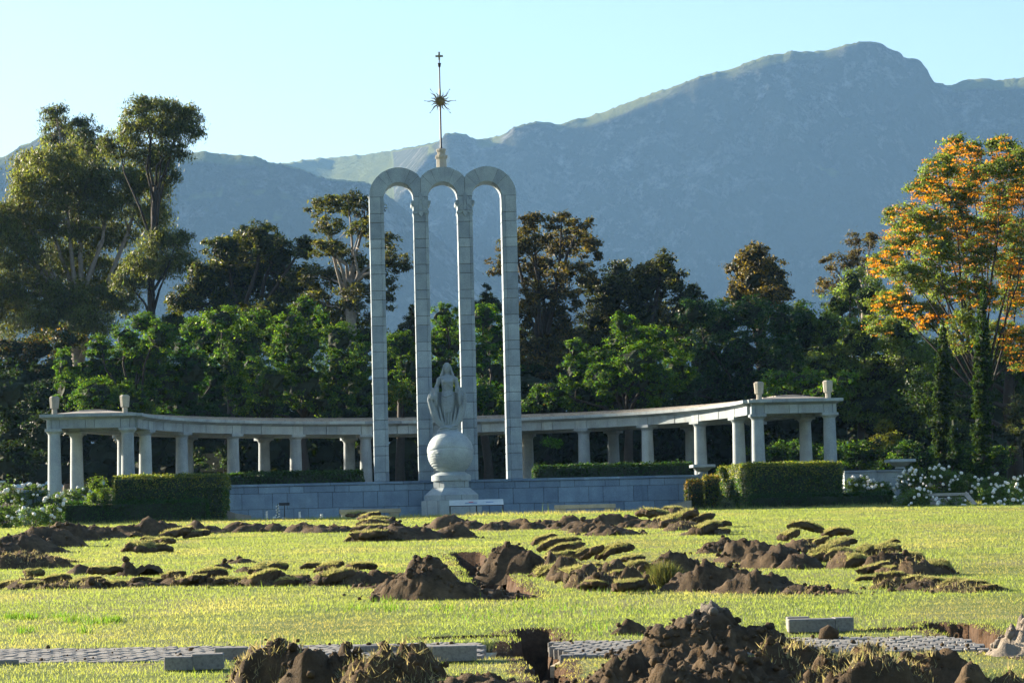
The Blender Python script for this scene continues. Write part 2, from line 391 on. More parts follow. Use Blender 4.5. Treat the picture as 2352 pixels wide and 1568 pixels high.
# path runs slightly askew across the lawn; trenches cut straight up it
PA = Vector((-6.5, 24.02)); PB = Vector((6.5, 22.15)); PD = (PB - PA).normalized(); PN = Vector((-PD.y, PD.x)); PW = 1.75
def path_uv(x, y): return (x - PA.x) * PD.x + (y - PA.y) * PD.y, (x - PA.x) * PN.x + (y - PA.y) * PN.y
TR = [((.125, 25.4), (.225, 19.2), (.33, .13), .42), ((-.75, 25.0), (.2, 24.85), (.14, .26), .3), ((-.92, 51), (-.1, 32.6), (.5, .5), .4), ((3.74, 24.9), (3.80, 21.2), (.36, .34), .34), ((3.2, 24.75), (3.8, 24.6), (.2, .25), .2)]
def trench(x, y, grow=0):
    d = np.zeros_like(x); wob = .05 * noise(P3(x * 3, y * 3), 5) + .03 * noise(P3(x * 11, y * 11), 6)
    for a, b, w_, dep in TR:
        ax, ay = a; bx, by = b; L2 = (bx - ax) ** 2 + (by - ay) ** 2
        t = np.clip(((x - ax) * (bx - ax) + (y - ay) * (by - ay)) / L2, 0, 1)
        w = w_[0] + (w_[1] - w_[0]) * t
        q = np.hypot(x - ax - t * (bx - ax), (y - ay - t * (by - ay)) * (1 if abs(by - ay) < 1 else .5))
        d = np.maximum(d, dep * ss(w / 2 + .035 + grow, w / 2 - .02 + grow, q + wob))
    return d
def lawn_z(x, y):
    x = np.asarray(x, float); y = np.asarray(y, float)
    z = gz(y) + .018 * fbm(P3(x / 2.2, y / 2.2), 3, 2) + .008 * noise(P3(x * 2.5, y * 2.5), 8)
    u, v = path_uv(x, y); wv = v + .03 * noise(P3(x * 4, y * 4), 12)
    onp = ss(PW / 2 + .06, PW / 2 - .02, np.abs(wv))
    z = z * (1 - onp) + (gz(y) - .11) * onp
    z = z - .5 * ss(97.0, 98.2, y)
    return z - trench(x, y)
ys = 1 / np.linspace(1 / 11., 1 / 98.6, 380); uu = np.linspace(-1, 1, 300)
xfar = np.array([1.2, 2, 4, 10])
X = []; 
for y in ys:
    w = .185 * y + .7; X.append(np.concatenate([-(w + xfar[::-1] * 6), uu * w, w + xfar * 6]))
X = np.array(X); Yv = np.repeat(ys[:, None], X.shape[1], 1); n = X.shape[1]
xx, yy = X.ravel(), Yv.ravel(); zz = lawn_z(xx, yy); dep = gz(yy) - zz
soil = np.clip(trench(xx, yy, .06 + yy * .004) / .05, 0, 1); u_, v_ = path_uv(xx, yy); soil = np.maximum(soil, (np.abs(v_) < PW / 2 + .01) * 1.0)
m_, t_, b_, N_, L_ = mat('lawn_turf')
at = N_.new('ShaderNodeAttribute'); at.attribute_name = 'Col'; ge = N_.new('ShaderNodeNewGeometry')
n1 = nz(N_, L_, ge.outputs['Position'], .55, 5, .6); n2 = nz(N_, L_, ge.outputs['Position'], 28, 4, .7)
r1 = ramp(N_, [(.35, (.115, .155, .038)), (.5, (.15, .18, .055)), (.68, (.20, .185, .10))]); L_.new(n1.outputs[0], r1.inputs[0])
r2 = ramp(N_, [(.3, (.65, .7, .6)), (.7, (1.2, 1.2, 1.1))]); L_.new(n2.outputs[0], r2.inputs[0])
c = mixc(N_, L_, 'MULTIPLY', 1, r1.outputs[0], r2.outputs[0])
n3 = nz(N_, L_, ge.outputs['Position'], 9, 6, .7); r3 = ramp(N_, [(.3, (.03, .018, .011)), (.75, (.13, .08, .048))]); L_.new(n3.outputs[0], r3.inputs[0])
c = mixc(N_, L_, 'MIX', at.outputs['Fac'], c, r3.outputs[0]); L_.new(c, b_.inputs['Base Color']); b_.inputs['Roughness'].default_value = .9; b_.inputs['Specular IOR Level'].default_value = .1
bp = N_.new('ShaderNodeBump'); bp.inputs['Strength'].default_value = .7; bp.inputs['Distance'].default_value = .03; L_.new(n2.outputs[0], bp.inputs['Height']); L_.new(bp.outputs[0], b_.inputs['Normal'])
LAWNM = m_
i = np.arange(len(ys) - 1)[:, None] * n + np.arange(n - 1)[None]
Fq = np.stack([i, i + 1, i + n + 1, i + n], -1).reshape(-1, 4)
struct(obj('lawn', npmesh('lawn', np.stack([xx, yy, zz], 1), [Fq], [LAWNM], True, col=np.repeat(soil[:, None], 3, 1))))

# paved path: bed, bricks nearest the camera one by one, the rest joined
path = struct(bpy.data.objects.new('paved_path', None)); link(path)
ang = math.atan2(PD.y, PD.x)
bw, bl, bh = .098, .198, .085
brs = []
for row in range(9):
    v = -PW / 2 + .1 + row * .2
    for k in range(-6, 140):
        u = .05 + k * .1 + (row * .037) % .1
        x = PA.x + PD.x * u + PN.x * v; y = PA.y + PD.y * u + PN.y * v
        if trench(np.array([x]), np.array([y]))[0] > .02 or x > 3.62 or abs(x) > .185 * y + .4: continue
        if -.30 < x < .29: continue
        brs.append((x, y, v))
brs.sort(key=lambda b: b[1] + (0 if -4.4 < b[0] < 4 else 9))
bmesh_ = MB().box((0, 0, 0), (bw - .006, bl - .006, bh), c_=.007).mesh('brick', CONC)
rest = MB()
for k, (x, y, v) in enumerate(brs):
    z = gz(y) - bh / 2 + .012 + random.uniform(-.005, .005)
    if k < 300:
        o = obj('brick', bmesh_, path, (x, y, z)); o.rotation_euler = (random.uniform(-.02, .02) + .029, random.uniform(-.02, .02), ang + random.uniform(-.02, .02))
    else: rest.box((x, y, z), (bw - .006, bl - .006, bh), ang + random.uniform(-.02, .02), .007, .029 + random.uniform(-.02, .02), random.uniform(-.02, .02))
if rest.n: rest.obj('bricks', CONC, path)['kind'] = 'stuff'
mb = MB()
for s_, e_ in ((-8.2, -.31), (.36, 3.55)):
    ua = (s_ - PA.x) / PD.x; ub = (e_ - PA.x) / PD.x
    for q0 in (0,):
        a = PA + PD * ua; b = PA + PD * ub; cz = [(a - PN * PW / 2), (b - PN * PW / 2), (b + PN * PW / 2), (a + PN * PW / 2)]
        V = [(p.x, p.y, gz(p.y) - .16) for p in cz] + [(p.x, p.y, gz(p.y) - .074) for p in cz]
        mb.add(V, [(3, 2, 1, 0), (4, 5, 6, 7), (0, 1, 5, 4), (1, 2, 6, 5), (2, 3, 7, 6), (3, 0, 4, 7)])
mb.obj('sand_bed', SAND, path)

# grass blades
def blades(x, y, z, h, w, lean, colr, name, matl, parent=None):
    n = len(x); a = RNG.random(n) * 6.283; la = RNG.random(n) * 6.283; l = lean * RNG.random(n)
    C = np.stack([x, y, z], 1); s = np.stack([np.cos(a), np.sin(a), 0 * a], 1) * (w / 2)[:, None]
    tip = np.stack([np.cos(la) * l * h, np.sin(la) * l * h, h * np.sqrt(1 - (l * .7) ** 2)], 1)
    V = np.empty((n, 3, 3)); V[:, 0] = C - s; V[:, 1] = C + s; V[:, 2] = C + tip
    me = npmesh(name, V.reshape(-1, 3), [np.arange(n * 3).reshape(n, 3)], [matl], col=colr)
    return obj(name, me, parent)
NB = 420000
q = RNG.random(NB * 2); ylo, yhi = 17.5, 97.4
yb = (np.sqrt(ylo) + q * (np.sqrt(yhi) - np.sqrt(ylo))) ** 2
keep = RNG.random(NB * 2) < .5; yb = yb[keep]
xb = (RNG.random(len(yb)) * 2 - 1) * (.185 * yb + .5)
u_, v_ = path_uv(xb, yb); ok = (np.abs(v_) > PW / 2 - .0) & (trench(xb, yb) < .015); xb, yb = xb[ok], yb[ok]
dry = .5 + .5 * fbm(P3(xb / 1.6, yb / 3.2), 4, 31); dry = np.clip((dry - .48) * 2.4 + .45 * ss(88, 97, yb), 0, 1)
sc = (yb / 20) ** .62
h = (.020 + .022 * RNG.random(len(xb)) ** 2) * (yb / 20) ** .33 * (1 + .9 * (yb > 95.5) * RNG.random(len(xb)) * 2)
tall = RNG.random(len(xb)) < .004; h[tall] *= 2.6
w = .0066 * sc * (.7 + .6 * RNG.random(len(xb)))
cg = np.array([.15, .20, .068]); cd = np.array([.265, .245, .145])
worn = np.clip(fbm(P3(xb / 2.4, yb / 7., 0 * xb + 3), 4, 77) * 3 - .55, 0, 1)
f = (dry * .75 + .25 * RNG.random(len(xb)))[:, None] ** 1.3
cc = (cg * (1 - f) + cd * f) * (.88 + .24 * RNG.random((len(xb), 1)))
cc = cc * (1 - .55 * worn[:, None]) + np.array([.24, .19, .13]) * .55 * worn[:, None]; h = h * (1 - .4 * worn)
cc[tall] = np.array([.13, .2, .04])
gr = blades(xb, yb, lawn_z(xb, yb) - .004, h, w, .95, cc, 'grass', GRASS)
tag(gr, 'short yellow green grass of the sunlit lawn', 'grass', kind='stuff')
# coarse bright tufts on the left of the lawn and round the middle
gx_, gy_ = [], []
for px, py, k, sp in [(30, 1418, 110, 10), (65, 1420, 150, 10), (140, 1415, 60, 14), (170, 1425, 140, 16), (215, 1430, 110, 14), (260, 1425, 150, 10), (60, 1450, 60, 10), (190, 1450, 40, 8), (820, 1400, 60, 24), (900, 1400, 90, 24), (1010, 1400, 80, 26), (1200, 1395, 100, 60), (1400, 1360, 120, 40), (1290, 1400, 90, 60), (1100, 1420, 60, 40), (1420, 1400, 60, 60), (880, 1380, 60, 20), (1350, 1450, 50, 30), (1900, 1400, 40, 80)]:
    g0 = G(px, py); s_ = F / g0.y
    gx_.append(g0.x + RNG.normal(size=k) * sp / s_); gy_.append(g0.y + RNG.normal(size=k) * sp / s_ * 3)
xb = np.concatenate(gx_); yb = np.concatenate(gy_)
tf = blades(xb, yb, lawn_z(xb, yb), .04 + .06 * RNG.random(len(xb)), .011 * np.ones(len(xb)), 1.1, leafcolors(len(xb), (.10, .19, .03), .2), 'coarse_grass', GRASS)
tag(tf, 'taller bright green coarse grass tufts in the lawn', 'grass', kind='stuff')

# ------------------------------------------------------------------ monument: terrace wall, three arches with spire, globe pedestal, statue
D0 = 103.0; ROT = R(2.5)
o0 = W(1029.5, 1100, D0); OX = o0.x
WT = W(1029, 1102, D0 - .8).z          # terrace wall top
MP = (OX, D0, WT)
SC = F / D0
arch = thing('arch_monument', 'tall grey granite monument of three joined arches topped by a spire', 'monument', MP, R(3.8))
PS = 1.603; RI = .535; RO = 1.068; PD_ = 1.1; PWD = PS - 2 * RI
HS = W(905, 457.5, D0).z - WT - .0      # springing height above the wall
cache = {}
def block(parent, c, d, matl=GRAN, name='stone_block', ch=.012, rz=0):
    k = (round(d[0], 3), round(d[1], 3), round(d[2], 3), matl.name)
    if k not in cache: cache[k] = MB().box((0, 0, 0), d, c_=ch).mesh(name, matl)
    o = obj(name, cache[k], parent, c); o.rotation_euler = (0, 0, rz); return o
GAP = .014
for k in (-1.5, -.5, .5, 1.5):
    x = k * PS; z = 0; j = 0
    big, small = (.595, .325)
    u = HS / 11.0 ; big *= u / .92; small *= u / .92
    while z < HS - .05:
        hh = small if j % 2 == 0 else big
        sd = -1 if k > 1 else 1
        block(arch, (x - sd * .06, 0, z + hh / 2), (PWD - .128, PD_, hh - GAP)); block(arch, (x + sd * (PWD / 2 - .06), 0, z + hh / 2), (.118, PD_ - .004, hh - GAP)); z += hh; j += 1
    core = MB().box((x, 0, HS / 2), (PWD - .03, PD_ - .03, HS + .1)).obj('core', MORT, arch)
# voussoirs
def sector(cx, a0, a1, clipx=None):
    inner = []; outer = []
    n = 9
    for i in range(n + 1):
        a = a0 + (a1 - a0) * i / n
        inner.append((cx + RI * math.cos(a), HS + RI * math.sin(a)))
        ro = RO
        if clipx and abs(math.cos(a)) > 1e-6: ro = min(RO, (PS / 2 - .006) / abs(math.cos(a)))
        outer.append((cx + ro * math.cos(a), HS + ro * math.sin(a)))
    if clipx:
        s_ = 1 if math.cos((a0 + a1) / 2) > 0 else -1
    return outer + inner[::-1]
g_ = .006
for k in (-1, 0, 1):
    cx = k * PS
    for a0, a1 in ((0, 46), (46, 66), (66, 114), (114, 134), (134, 180)):
        right = a1 <= 90; left = a0 >= 90
        cl = (right and k < 1) or (left and k > -1)
        pol = sector(cx, R(a0) + g_, R(a1) - g_, cl)
        MB().prism(pol, -PD_ / 2 + .002 * k, PD_ / 2 - .002 * k, 'y').obj('arch_stone', GRAN, arch, True, 30)
    MB().prism(sector(cx, 0, math.pi)[:0] + [(cx + (RO - .02) * math.cos(R(t)), HS + (RO - .02) * math.sin(R(t))) for t in range(0, 181, 12)] + [(cx + (RI + .02) * math.cos(R(t)), HS + (RI + .02) * math.sin(R(t))) for t in range(180, -1, -12)], -PD_ / 2 + .02, PD_ / 2 - .02, 'y').obj('core', MORT, arch)
# scroll capitals on the two inner piers
for k in (-.5, .5):
    x = k * PS; zt = HS - .14
    half = [(0, -.55), (.05, -.50), (.075, -.43), (.10, -.40), (.12, -.47), (.2, -.5), (.265, -.49), (.295, -.44), (.285, -.38), (.262, -.34), (.262, -.24), (.275, -.19), (.33, -.155), (.352, -.1), (.345, -.04), (.30, -.005), (.24, 0), (0, 0)]
    pol = [(x + a, zt + b) for a, b in half] + [(x - a, zt + b) for a, b in half[::-1][1:-1]]
    cap = MB().prism(pol, -PD_ / 2 - .035, PD_ / 2 + .035, 'y').obj('capital', GRAN, arch, True, 35)
    cv = MB()
    for s_ in (-1, 1):
        pts = [(x + s_ * (.27 + .055 * math.cos(t) * (1 - t / 9)), -PD_ / 2 - .042, zt - .085 + .055 * math.sin(t) * (1 - t / 9)) for t in np.linspace(-2.2, 4.6, 22)]
        cv.tube(pts, .02, 6)
        cv.tube([(x + s_ * .05, -PD_ / 2 - .042, zt - .38), (x + s_ * .075, -PD_ / 2 - .042, zt - .24), (x + s_ * .05, -PD_ / 2 - .042, zt - .12), (x + s_ * .055, -PD_ / 2 - .042, zt + .0)], .016, 5)
        cv.tube([(x + s_ * .24, -PD_ / 2 - .042, zt - .35), (x + s_ * .17, -PD_ / 2 - .042, zt - .22), (x + s_ * .12, -PD_ / 2 - .042, zt - .18)], .016, 5)
    cv.tube([(x - .22, -PD_ / 2 - .042, zt - .375), (x, -PD_ / 2 - .042, zt - .36), (x + .22, -PD_ / 2 - .042, zt - .375)], .016, 5)
    cv.obj('carved_scroll', GRAN, cap)
    lb = MB().prism([(x + a, b) for a, b in ((-.075, zt + .005), (.075, zt + .005), (.06, zt + .2), (0, zt + .28), (-.06, zt + .2))], -PD_ / 2 - .05, -PD_ / 2 + .1, 'y').obj('leaf_carving', GRAN, cap)
    sh = MB().prism([(x - .08, zt - .5), (x, zt - .62), (x + .08, zt - .5), (x + .09, zt - .4), (x - .09, zt - .4)], -PD_ / 2 - .06, -PD_ / 2 + .1, 'y').obj('shield_carving', GRAN, cap)
# spire
ZT = HS + RO
K = SC / 1.0
sp = MB(); a8 = math.pi / 8
sp.lathe([(.195, -.08), (.195, .42)], 8, (0, 0, ZT), a8); sp.lathe([(.225, .38), (.235, .40), (.235, .475), (.215, .50)], 8, (0, 0, ZT), a8)
sp.lathe([(.155, .5), (.155, .66)], 8, (0, 0, ZT), a8); sp.lathe([(.165, .63), (.185, .65), (.185, .72), (.13, .735)], 8, (0, 0, ZT), a8)
sp.obj('spire_pedestal', PALE, arch, True, 25)
ZB = ZT + .72; LT = 3.16
MB().lathe([(.09, 0), (.09, .02), (.045, .05), (.036, .1), (.023, LT * .98)], 10, (0, 0, ZB)).obj('pole', IRON, arch, True, 40)
zs = ZB + 1.77
MB().lathe([(.03, -.38), (.036, -.3), (.04, 0), (.036, .38), (.03, .46)], 10, (0, 0, zs)).obj('gilt_sleeve', GOLD, arch, True, 40)
sunp = MB().lathe([(.0, -.15), (.07, -.135), (.12, -.09), (.15, 0), (.12, .09), (.07, .135), (0.0, .15)], 20, (0, 0, zs), sy=.45).obj('sun_disc', GOLD, arch, True)
for k in range(16):
    a = R(11.25 + 22.5 * k + 11.25); long_ = k % 2 == 0
    rod = k in (0, 2, 5, 7, 10, 13) 
    L_ = .42 if k % 2 else .30
    pts = []; W_ = []
    for i in range(13):
        t = i / 12; r = .12 + t * (L_ - .12 + .06); off = .018 * math.sin(t * 9) * (1 - .2 * t)
        pts.append((r * math.cos(a) - off * math.sin(a), r * math.sin(a) + off * math.cos(a))); W_.append(.03 * (1 - t) + .004)
    A = [(p[0] - w_ * math.sin(a), zs + p[1] + w_ * math.cos(a)) for p, w_ in zip(pts, W_)]; B = [(p[0] + w_ * math.sin(a), zs + p[1] - w_ * math.cos(a)) for p, w_ in zip(pts, W_)]
    V = [(x, s_, z) for s_ in (-.012, .012) for x, z in A] + [(x, s_, z) for s_ in (-.012, .012) for x, z in B]
    Fs = []
    for i in range(12):
        Fs += [(i, i + 1, 27 + i, 26 + i), (13 + i, 39 + i, 40 + i, 14 + i), (i, 13 + i, 14 + i, i + 1), (26 + i, 27 + i, 40 + i, 39 + i)]
    ray = MB().add(V, Fs).obj('sun_ray', GOLD, arch)
for deg in (2, 50, 128, 178, 228, 310):
    a = R(deg); e = (.56 * math.cos(a), 0, zs + .56 * math.sin(a))
    rd = MB().tube([(.12 * math.cos(a), 0, zs + .12 * math.sin(a)), e], .006, 5).obj('thin_rod', GOLD, arch)
    st = []
    for i in range(8):
        rr = .034 if i % 2 == 0 else .012; st.append((e[0] + rr * math.cos(i * math.pi / 4), e[2] + rr * math.sin(i * math.pi / 4)))
    MB().prism(st, -.008, .008, 'y').obj('star', GOLD, rd)
zc = ZB + LT
MB().lathe([(.028, -.14), (.05, -.1), (.055, -.03), (.068, 0), (.068, .012), (.02, .03), (.012, .05), (.024, .08), (.02, .11), (.012, .15)], 10, (0, 0, zc)).obj('finial', IRON, arch, True, 40)
cr = MB(); ch = .30
cr.prism([(a, zc + .13 + b) for a, b in ((-.033, 0), (.033, 0), (.033, .11), (.14, .11), (.14, .176), (.033, .176), (.033, ch), (-.033, ch), (-.033, .176), (-.14, .176), (-.14, .11), (-.033, .11))], -.025, .025, 'y')
cr.obj('cross', CROSSM, arch)

# terrace wall of dressed blocks
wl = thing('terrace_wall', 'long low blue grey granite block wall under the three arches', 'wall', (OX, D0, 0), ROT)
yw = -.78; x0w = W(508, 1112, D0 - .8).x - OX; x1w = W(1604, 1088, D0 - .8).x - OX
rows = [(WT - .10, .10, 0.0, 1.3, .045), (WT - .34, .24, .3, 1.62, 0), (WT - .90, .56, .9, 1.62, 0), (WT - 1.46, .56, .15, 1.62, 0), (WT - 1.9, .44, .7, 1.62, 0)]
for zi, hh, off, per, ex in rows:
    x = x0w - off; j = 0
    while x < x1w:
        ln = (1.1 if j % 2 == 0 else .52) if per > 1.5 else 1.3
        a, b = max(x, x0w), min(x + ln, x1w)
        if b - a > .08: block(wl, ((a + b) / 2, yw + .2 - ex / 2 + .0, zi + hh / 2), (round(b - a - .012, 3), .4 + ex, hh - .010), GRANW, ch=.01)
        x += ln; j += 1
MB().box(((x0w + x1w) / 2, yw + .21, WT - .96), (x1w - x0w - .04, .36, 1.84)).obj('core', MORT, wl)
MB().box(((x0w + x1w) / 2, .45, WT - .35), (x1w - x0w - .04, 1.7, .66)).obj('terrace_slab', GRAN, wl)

# globe on its pedestal
yg = -1.95; pg = W(1034.5, 1040, D0 + yg)
gl = thing('globe_pedestal', 'rough carved granite globe on a stepped octagonal pedestal below the arches', 'pedestal', (pg.x, D0 + yg, 0), ROT)
GR = .825; GZ = pg.z; s1 = F / (D0 + yg)
def zpx(y): return W(1034, y, D0 + yg).z
zb = zpx(1093)    # top rim band
n_u, n_v = 128, 96
th = np.linspace(0, 2 * np.pi, n_u + 1)[:-1]; ph = np.linspace(-np.pi / 2, np.pi / 2, n_v)
TH, PH = np.meshgrid(th, ph); d = np.stack([np.cos(PH) * np.cos(TH), np.cos(PH) * np.sin(TH), np.sin(PH)], -1).reshape(-1, 3)
tilt = d[:, 2] - (-.02) + .22 * d[:, 1]                     # waterline tips towards the viewer
low = ss(.0, -.04, tilt)
lat = d[:, 2] + .05 * np.sin(d[:, 0] * 3)
wav = .012 * np.sin(lat * 62 + 2.2 * noise(d * 5, 3)) * ss(.1, -.25, tilt) * (.35 + .65 * ss(-.25, -.6, d[:, 2]) + .5 * ss(.5, .9, np.abs(d[:, 0])))
rel = .045 * np.abs(noise(d * 8, 4)) * np.exp(-((d[:, 0] + .55) ** 2 + (d[:, 2] + .05) ** 2) / .035) + .04 * np.abs(noise(d * 10, 8)) * np.exp(-((d[:, 0] - .02) ** 2 + (d[:, 2] + .55) ** 2) / .05)
up = .012 * ss(.15, .25, noise(d * 2.2, 9)) * (tilt > .12)
rad = GR * (1 - .012 * low + wav + rel * low + up - .04 * np.exp(-(tilt / .022) ** 2) + .004 * noise(d * 30, 5))
V = d * rad[:, None]; V[:, 2] = np.maximum(V[:, 2], -GR * .86) + GZ
i = np.arange(n_v - 1)[:, None] * n_u + np.arange(n_u)[None]; k = np.arange(n_v - 1)[:, None] * n_u + (np.arange(n_u)[None] + 1) % n_u
obj('globe', npmesh('globe', V, [np.stack([i, k, k + n_u, i + n_u], -1).reshape(-1, 4)], [GRANS], True), gl)
O8 = R(22.5); o_ = (0, 0, 0)
rr_ = 1 / math.cos(O8)
zt1, zt2, zt3, zt4, zt5 = zpx(1084.5), zpx(1092), zpx(1104.5), zpx(1120), zpx(1137)
zt6 = zpx(1149); zt7 = zpx(1190)
gpart = lambda prof, nm, n=8: MB().lathe(prof, n, o_, O8).obj(nm, GRANS, gl, True, 25)
gpart([(.655 * rr_, zt3 + .006), (.655 * rr_, zt2), (.60 * rr_, zt2 + .035), (.40, zt1 + .06)][0:4], 'drum_cap', 16)
gpart([(.625 * rr_, zt4 + .006), (.625 * rr_, zt3 - .006)], 'drum')
gpart([(.95 * rr_, zt6 + .006), (.95 * rr_, zt5), (.66 * rr_, zt4 - .004)], 'flared_base')
gpart([(1.06 * rr_, zt7 - .5), (1.06 * rr_, zt6 - .004)], 'plinth')
# vertical joints cut in the octagon courses: dark recessed strips between the stones
for nm, r0, za, zb_, xs in (('joint', .952, zt6, zt5, (-.24, .34)), ('joint', 1.062, zt7, zt6, (-.88, -.5, -.06, .62)), ('joint', .627, zt4, zt3, (-.42, .46))):
    for x in xs: MB().box((x, -r0 + .008, (za + zb_) / 2), (.012, .02, zb_ - za - .01)).obj(nm, MORT, gl)
fc = bpy.data.curves.new('lettering', 'FONT'); fc.body = 'DIE HUGENOTE'; fc.size = .085; fc.extrude = .004; fc.align_x = 'CENTER'; fc.space_character = 1.1
fm = [stone('letter_shadow', (.12, .12, .13), (.09, .09, .1), stainf=0)]
_t = bpy.data.objects.new('tmp', fc); COL.objects.link(_t); fme = bpy.data.meshes.new_from_object(_t.evaluated_get(bpy.context.evaluated_depsgraph_get())); bpy.data.objects.remove(_t)
fme.materials.clear(); fme.materials.append(fm[0]); fo = obj('lettering', fme, gl); fo.location = (0.02, -.659, zt3 + .015); fo.rotation_euler = (R(90), 0, 0);

# statue: one stone figure, lofted then fused into a single skin
def statue():
    b = MB()
    def loft(rings, n=20, cap=True):
        V = []; Fs = []
        for (cx, cy, z, rx, ry, *e) in rings:
            p = e[0] if e else 1
            for i in range(n):
                a = 2 * math.pi * i / n; ca, sa = math.cos(a), math.sin(a)
                fold = 1 + (e[1] * math.cos(9 * a + 1.3) if len(e) > 1 else 0)
                V.append((cx + rx * fold * math.copysign(abs(ca) ** p, ca), cy + ry * fold * math.copysign(abs(sa) ** p, sa), z))
        m = len(rings)
        for j in range(m - 1):
            for i in range(n):
                k = (i + 1) % n; Fs.append((j * n + i, j * n + k, (j + 1) * n + k, (j + 1) * n + i))
        Fs.append(tuple(reversed(range(n)))); Fs.append(tuple(range((m - 1) * n, m * n))); b.add(V, Fs)
    # dress and torso
    loft([(0, 0, .0, .30, .27), (0, 0, .12, .26, .24, 1, .03), (0, 0, .22, .15, .17, 1, .04), (0, 0, .40, .165, .17, 1, .04), (0, -.01, .65, .20, .18, 1, .03), (0, -.02, .9, .235, .2, 1, .015), (0, -.02, 1.1, .25, .21), (0, -.01, 1.3, .252, .2), (0, 0, 1.45, .22, .175), (0, 0, 1.54, .18, .145), (0, 0, 1.575, .172, .14), (0, 0, 1.62, .18, .145), (0, -.02, 1.75, .20, .17), (0, -.035, 1.85, .215, .185), (0, -.02, 1.95, .235, .155), (0, 0, 2.03, .255, .125), (0, .0, 2.09, .19, .11), (0, 0, 2.12, .09, .085), (0, -.005, 2.16, .075, .075), (0, -.005, 2.24, .072, .078)])
    # bust, belt
    for s_ in (-1, 1): b.lathe([(0.0, -.08), (.05, -.065), (.078, 0), (.055, .06), (0.0, .08)], 12, (s_ * .095, -.15, 1.855))
    b.lathe([(.178, -.018), (.192, -.012), (.192, .012), (.178, .018)], 24, (0, 0, 1.585), sy=.82)
    # head and face
    loft([(0, -.03, 2.19, .03, .045), (0, -.035, 2.205, .062, .075), (0, -.03, 2.25, .088, .1), (0, -.025, 2.31, .104, .115), (0, -.02, 2.37, .108, .12), (0, -.015, 2.43, .104, .12), (0, -.005, 2.49, .085, .1), (0, 0, 2.53, .05, .06), (0, 0, 2.54, .015, .02)], 20)
    b.tube([(0, -.135, 2.405), (0, -.165, 2.335)], [.012, .024], 8)                       # nose
    b.tube([(-.035, -.128, 2.283), (0, -.142, 2.287), (.035, -.128, 2.283)], [.008, .013, .008], 6)
    b.tube([(-.03, -.125, 2.268), (0, -.139, 2.265), (.03, -.125, 2.268)], [.008, .013, .008], 6)
    b.tube([(0, -.115, 2.215), (0, -.1, 2.23)], .028, 8)                                 # chin
    for s_ in (-1, 1):
        b.tube([(s_ * .02, -.139, 2.405), (s_ * .05, -.138, 2.418), (s_ * .082, -.112, 2.405)], [.009, .013, .008], 6)  # brow
        b.tube([(s_ * .032, -.126, 2.373), (s_ * .062, -.118, 2.373)], [.012, .01], 6)    # eye
        b.tube([(s_ * .07, -.08, 2.31), (s_ * .078, -.09, 2.345)], [.026, .02], 6)        # cheek
    # hair: cap, two long locks that fall to the shoulders
    loft([(0, .05, 2.1, .12, .07), (0, .055, 2.25, .12, .085), (0, .045, 2.35, .122, .11), (0, .03, 2.43, .122, .12), (0, .012, 2.50, .10, .115), (0, -.005, 2.55, .07, .085), (0, 0, 2.57, .02, .02)], 20)
    for s_ in (-1, 1):
        b.tube([(s_ * .05, -.085, 2.52), (s_ * .105, -.07, 2.45), (s_ * .13, -.045, 2.35), (s_ * .148, -.035, 2.25), (s_ * .18, -.035, 2.15), (s_ * .205, -.05, 2.07)], [.024, .03, .034, .04, .048, .03], 10)
        b.tube([(s_ * .08, -.01, 2.4), (s_ * .14, .02, 2.25), (s_ * .19, .02, 2.12), (s_ * .22, .01, 2.03)], [.038, .045, .052, .03], 10)
    # arms
    for s_, el, ha in ((-1, (-.395, -.02, 1.62), (-.42, -.17, 1.40)), (1, (.36, -.02, 1.62), (.40, -.16, 1.36))):
        b.tube([(s_ * .2, 0, 2.03), (s_ * .285, 0, 1.95), (s_ * .32, -.005, 1.8), el, tuple((np.array(el) * .4 + np.array(ha) * .6)), ha], [.07, .085, .075, .066, .05, .04], 12)
        # hand: palm, four fingers, thumb
        hx, hy, hz = ha
        b.tube([(hx, hy, hz + .02), (hx - s_ * .0, hy - .03, hz - .05)], [.042, .045], 8)
        for q in range(4):
            fx = hx + (q - 1.5) * .022; ln = (.07, .085, .09, .07)[q]
            b.tube([(fx, hy - .05, hz - .05), (fx, hy - .065, hz - .05 - ln * .55), (fx, hy - .045, hz - .05 - ln)], [.013, .012, .009], 6)
        b.tube([(hx - s_ * .045, hy - .03, hz - .01), (hx - s_ * .06, hy - .055, hz - .05)], [.014, .011], 6)
        # gathered sleeve cloth and its hanging end
        for q in range(3):
            zq = 1.62 - q * .07; b.tube([(el[0] - s_ * .09, -.05, zq + .03), (el[0] + s_ * .02, -.12, zq - .04), (el[0] + s_ * .13, -.02, zq)], [.04, .045, .045], 8)
        b.tube([(s_ * .41, -.13, 1.45), (s_ * .40, -.16, 1.25), (s_ * .405, -.16, 1.08), (s_ * .41, -.16, .98)], [.07, .065, .06, .035], 8)
    # bible in the right hand (left in view), broken chain in the other
    b.box((-.49, -.17, 1.31), (.24, .09, .16), 0, .01, 0, R(14)); b.box((-.47, -.18, 1.25), (.18, .1, .12), 0, .01, 0, R(24))
    for q in range(8): b.lathe([(.0, -.035), (.035, -.02), (.04, 0), (.035, .02), (0, .035)], 8, (.57 - abs(q - 1) * .012, -.16 - .01 * (q % 2), 1.33 - q * .058))
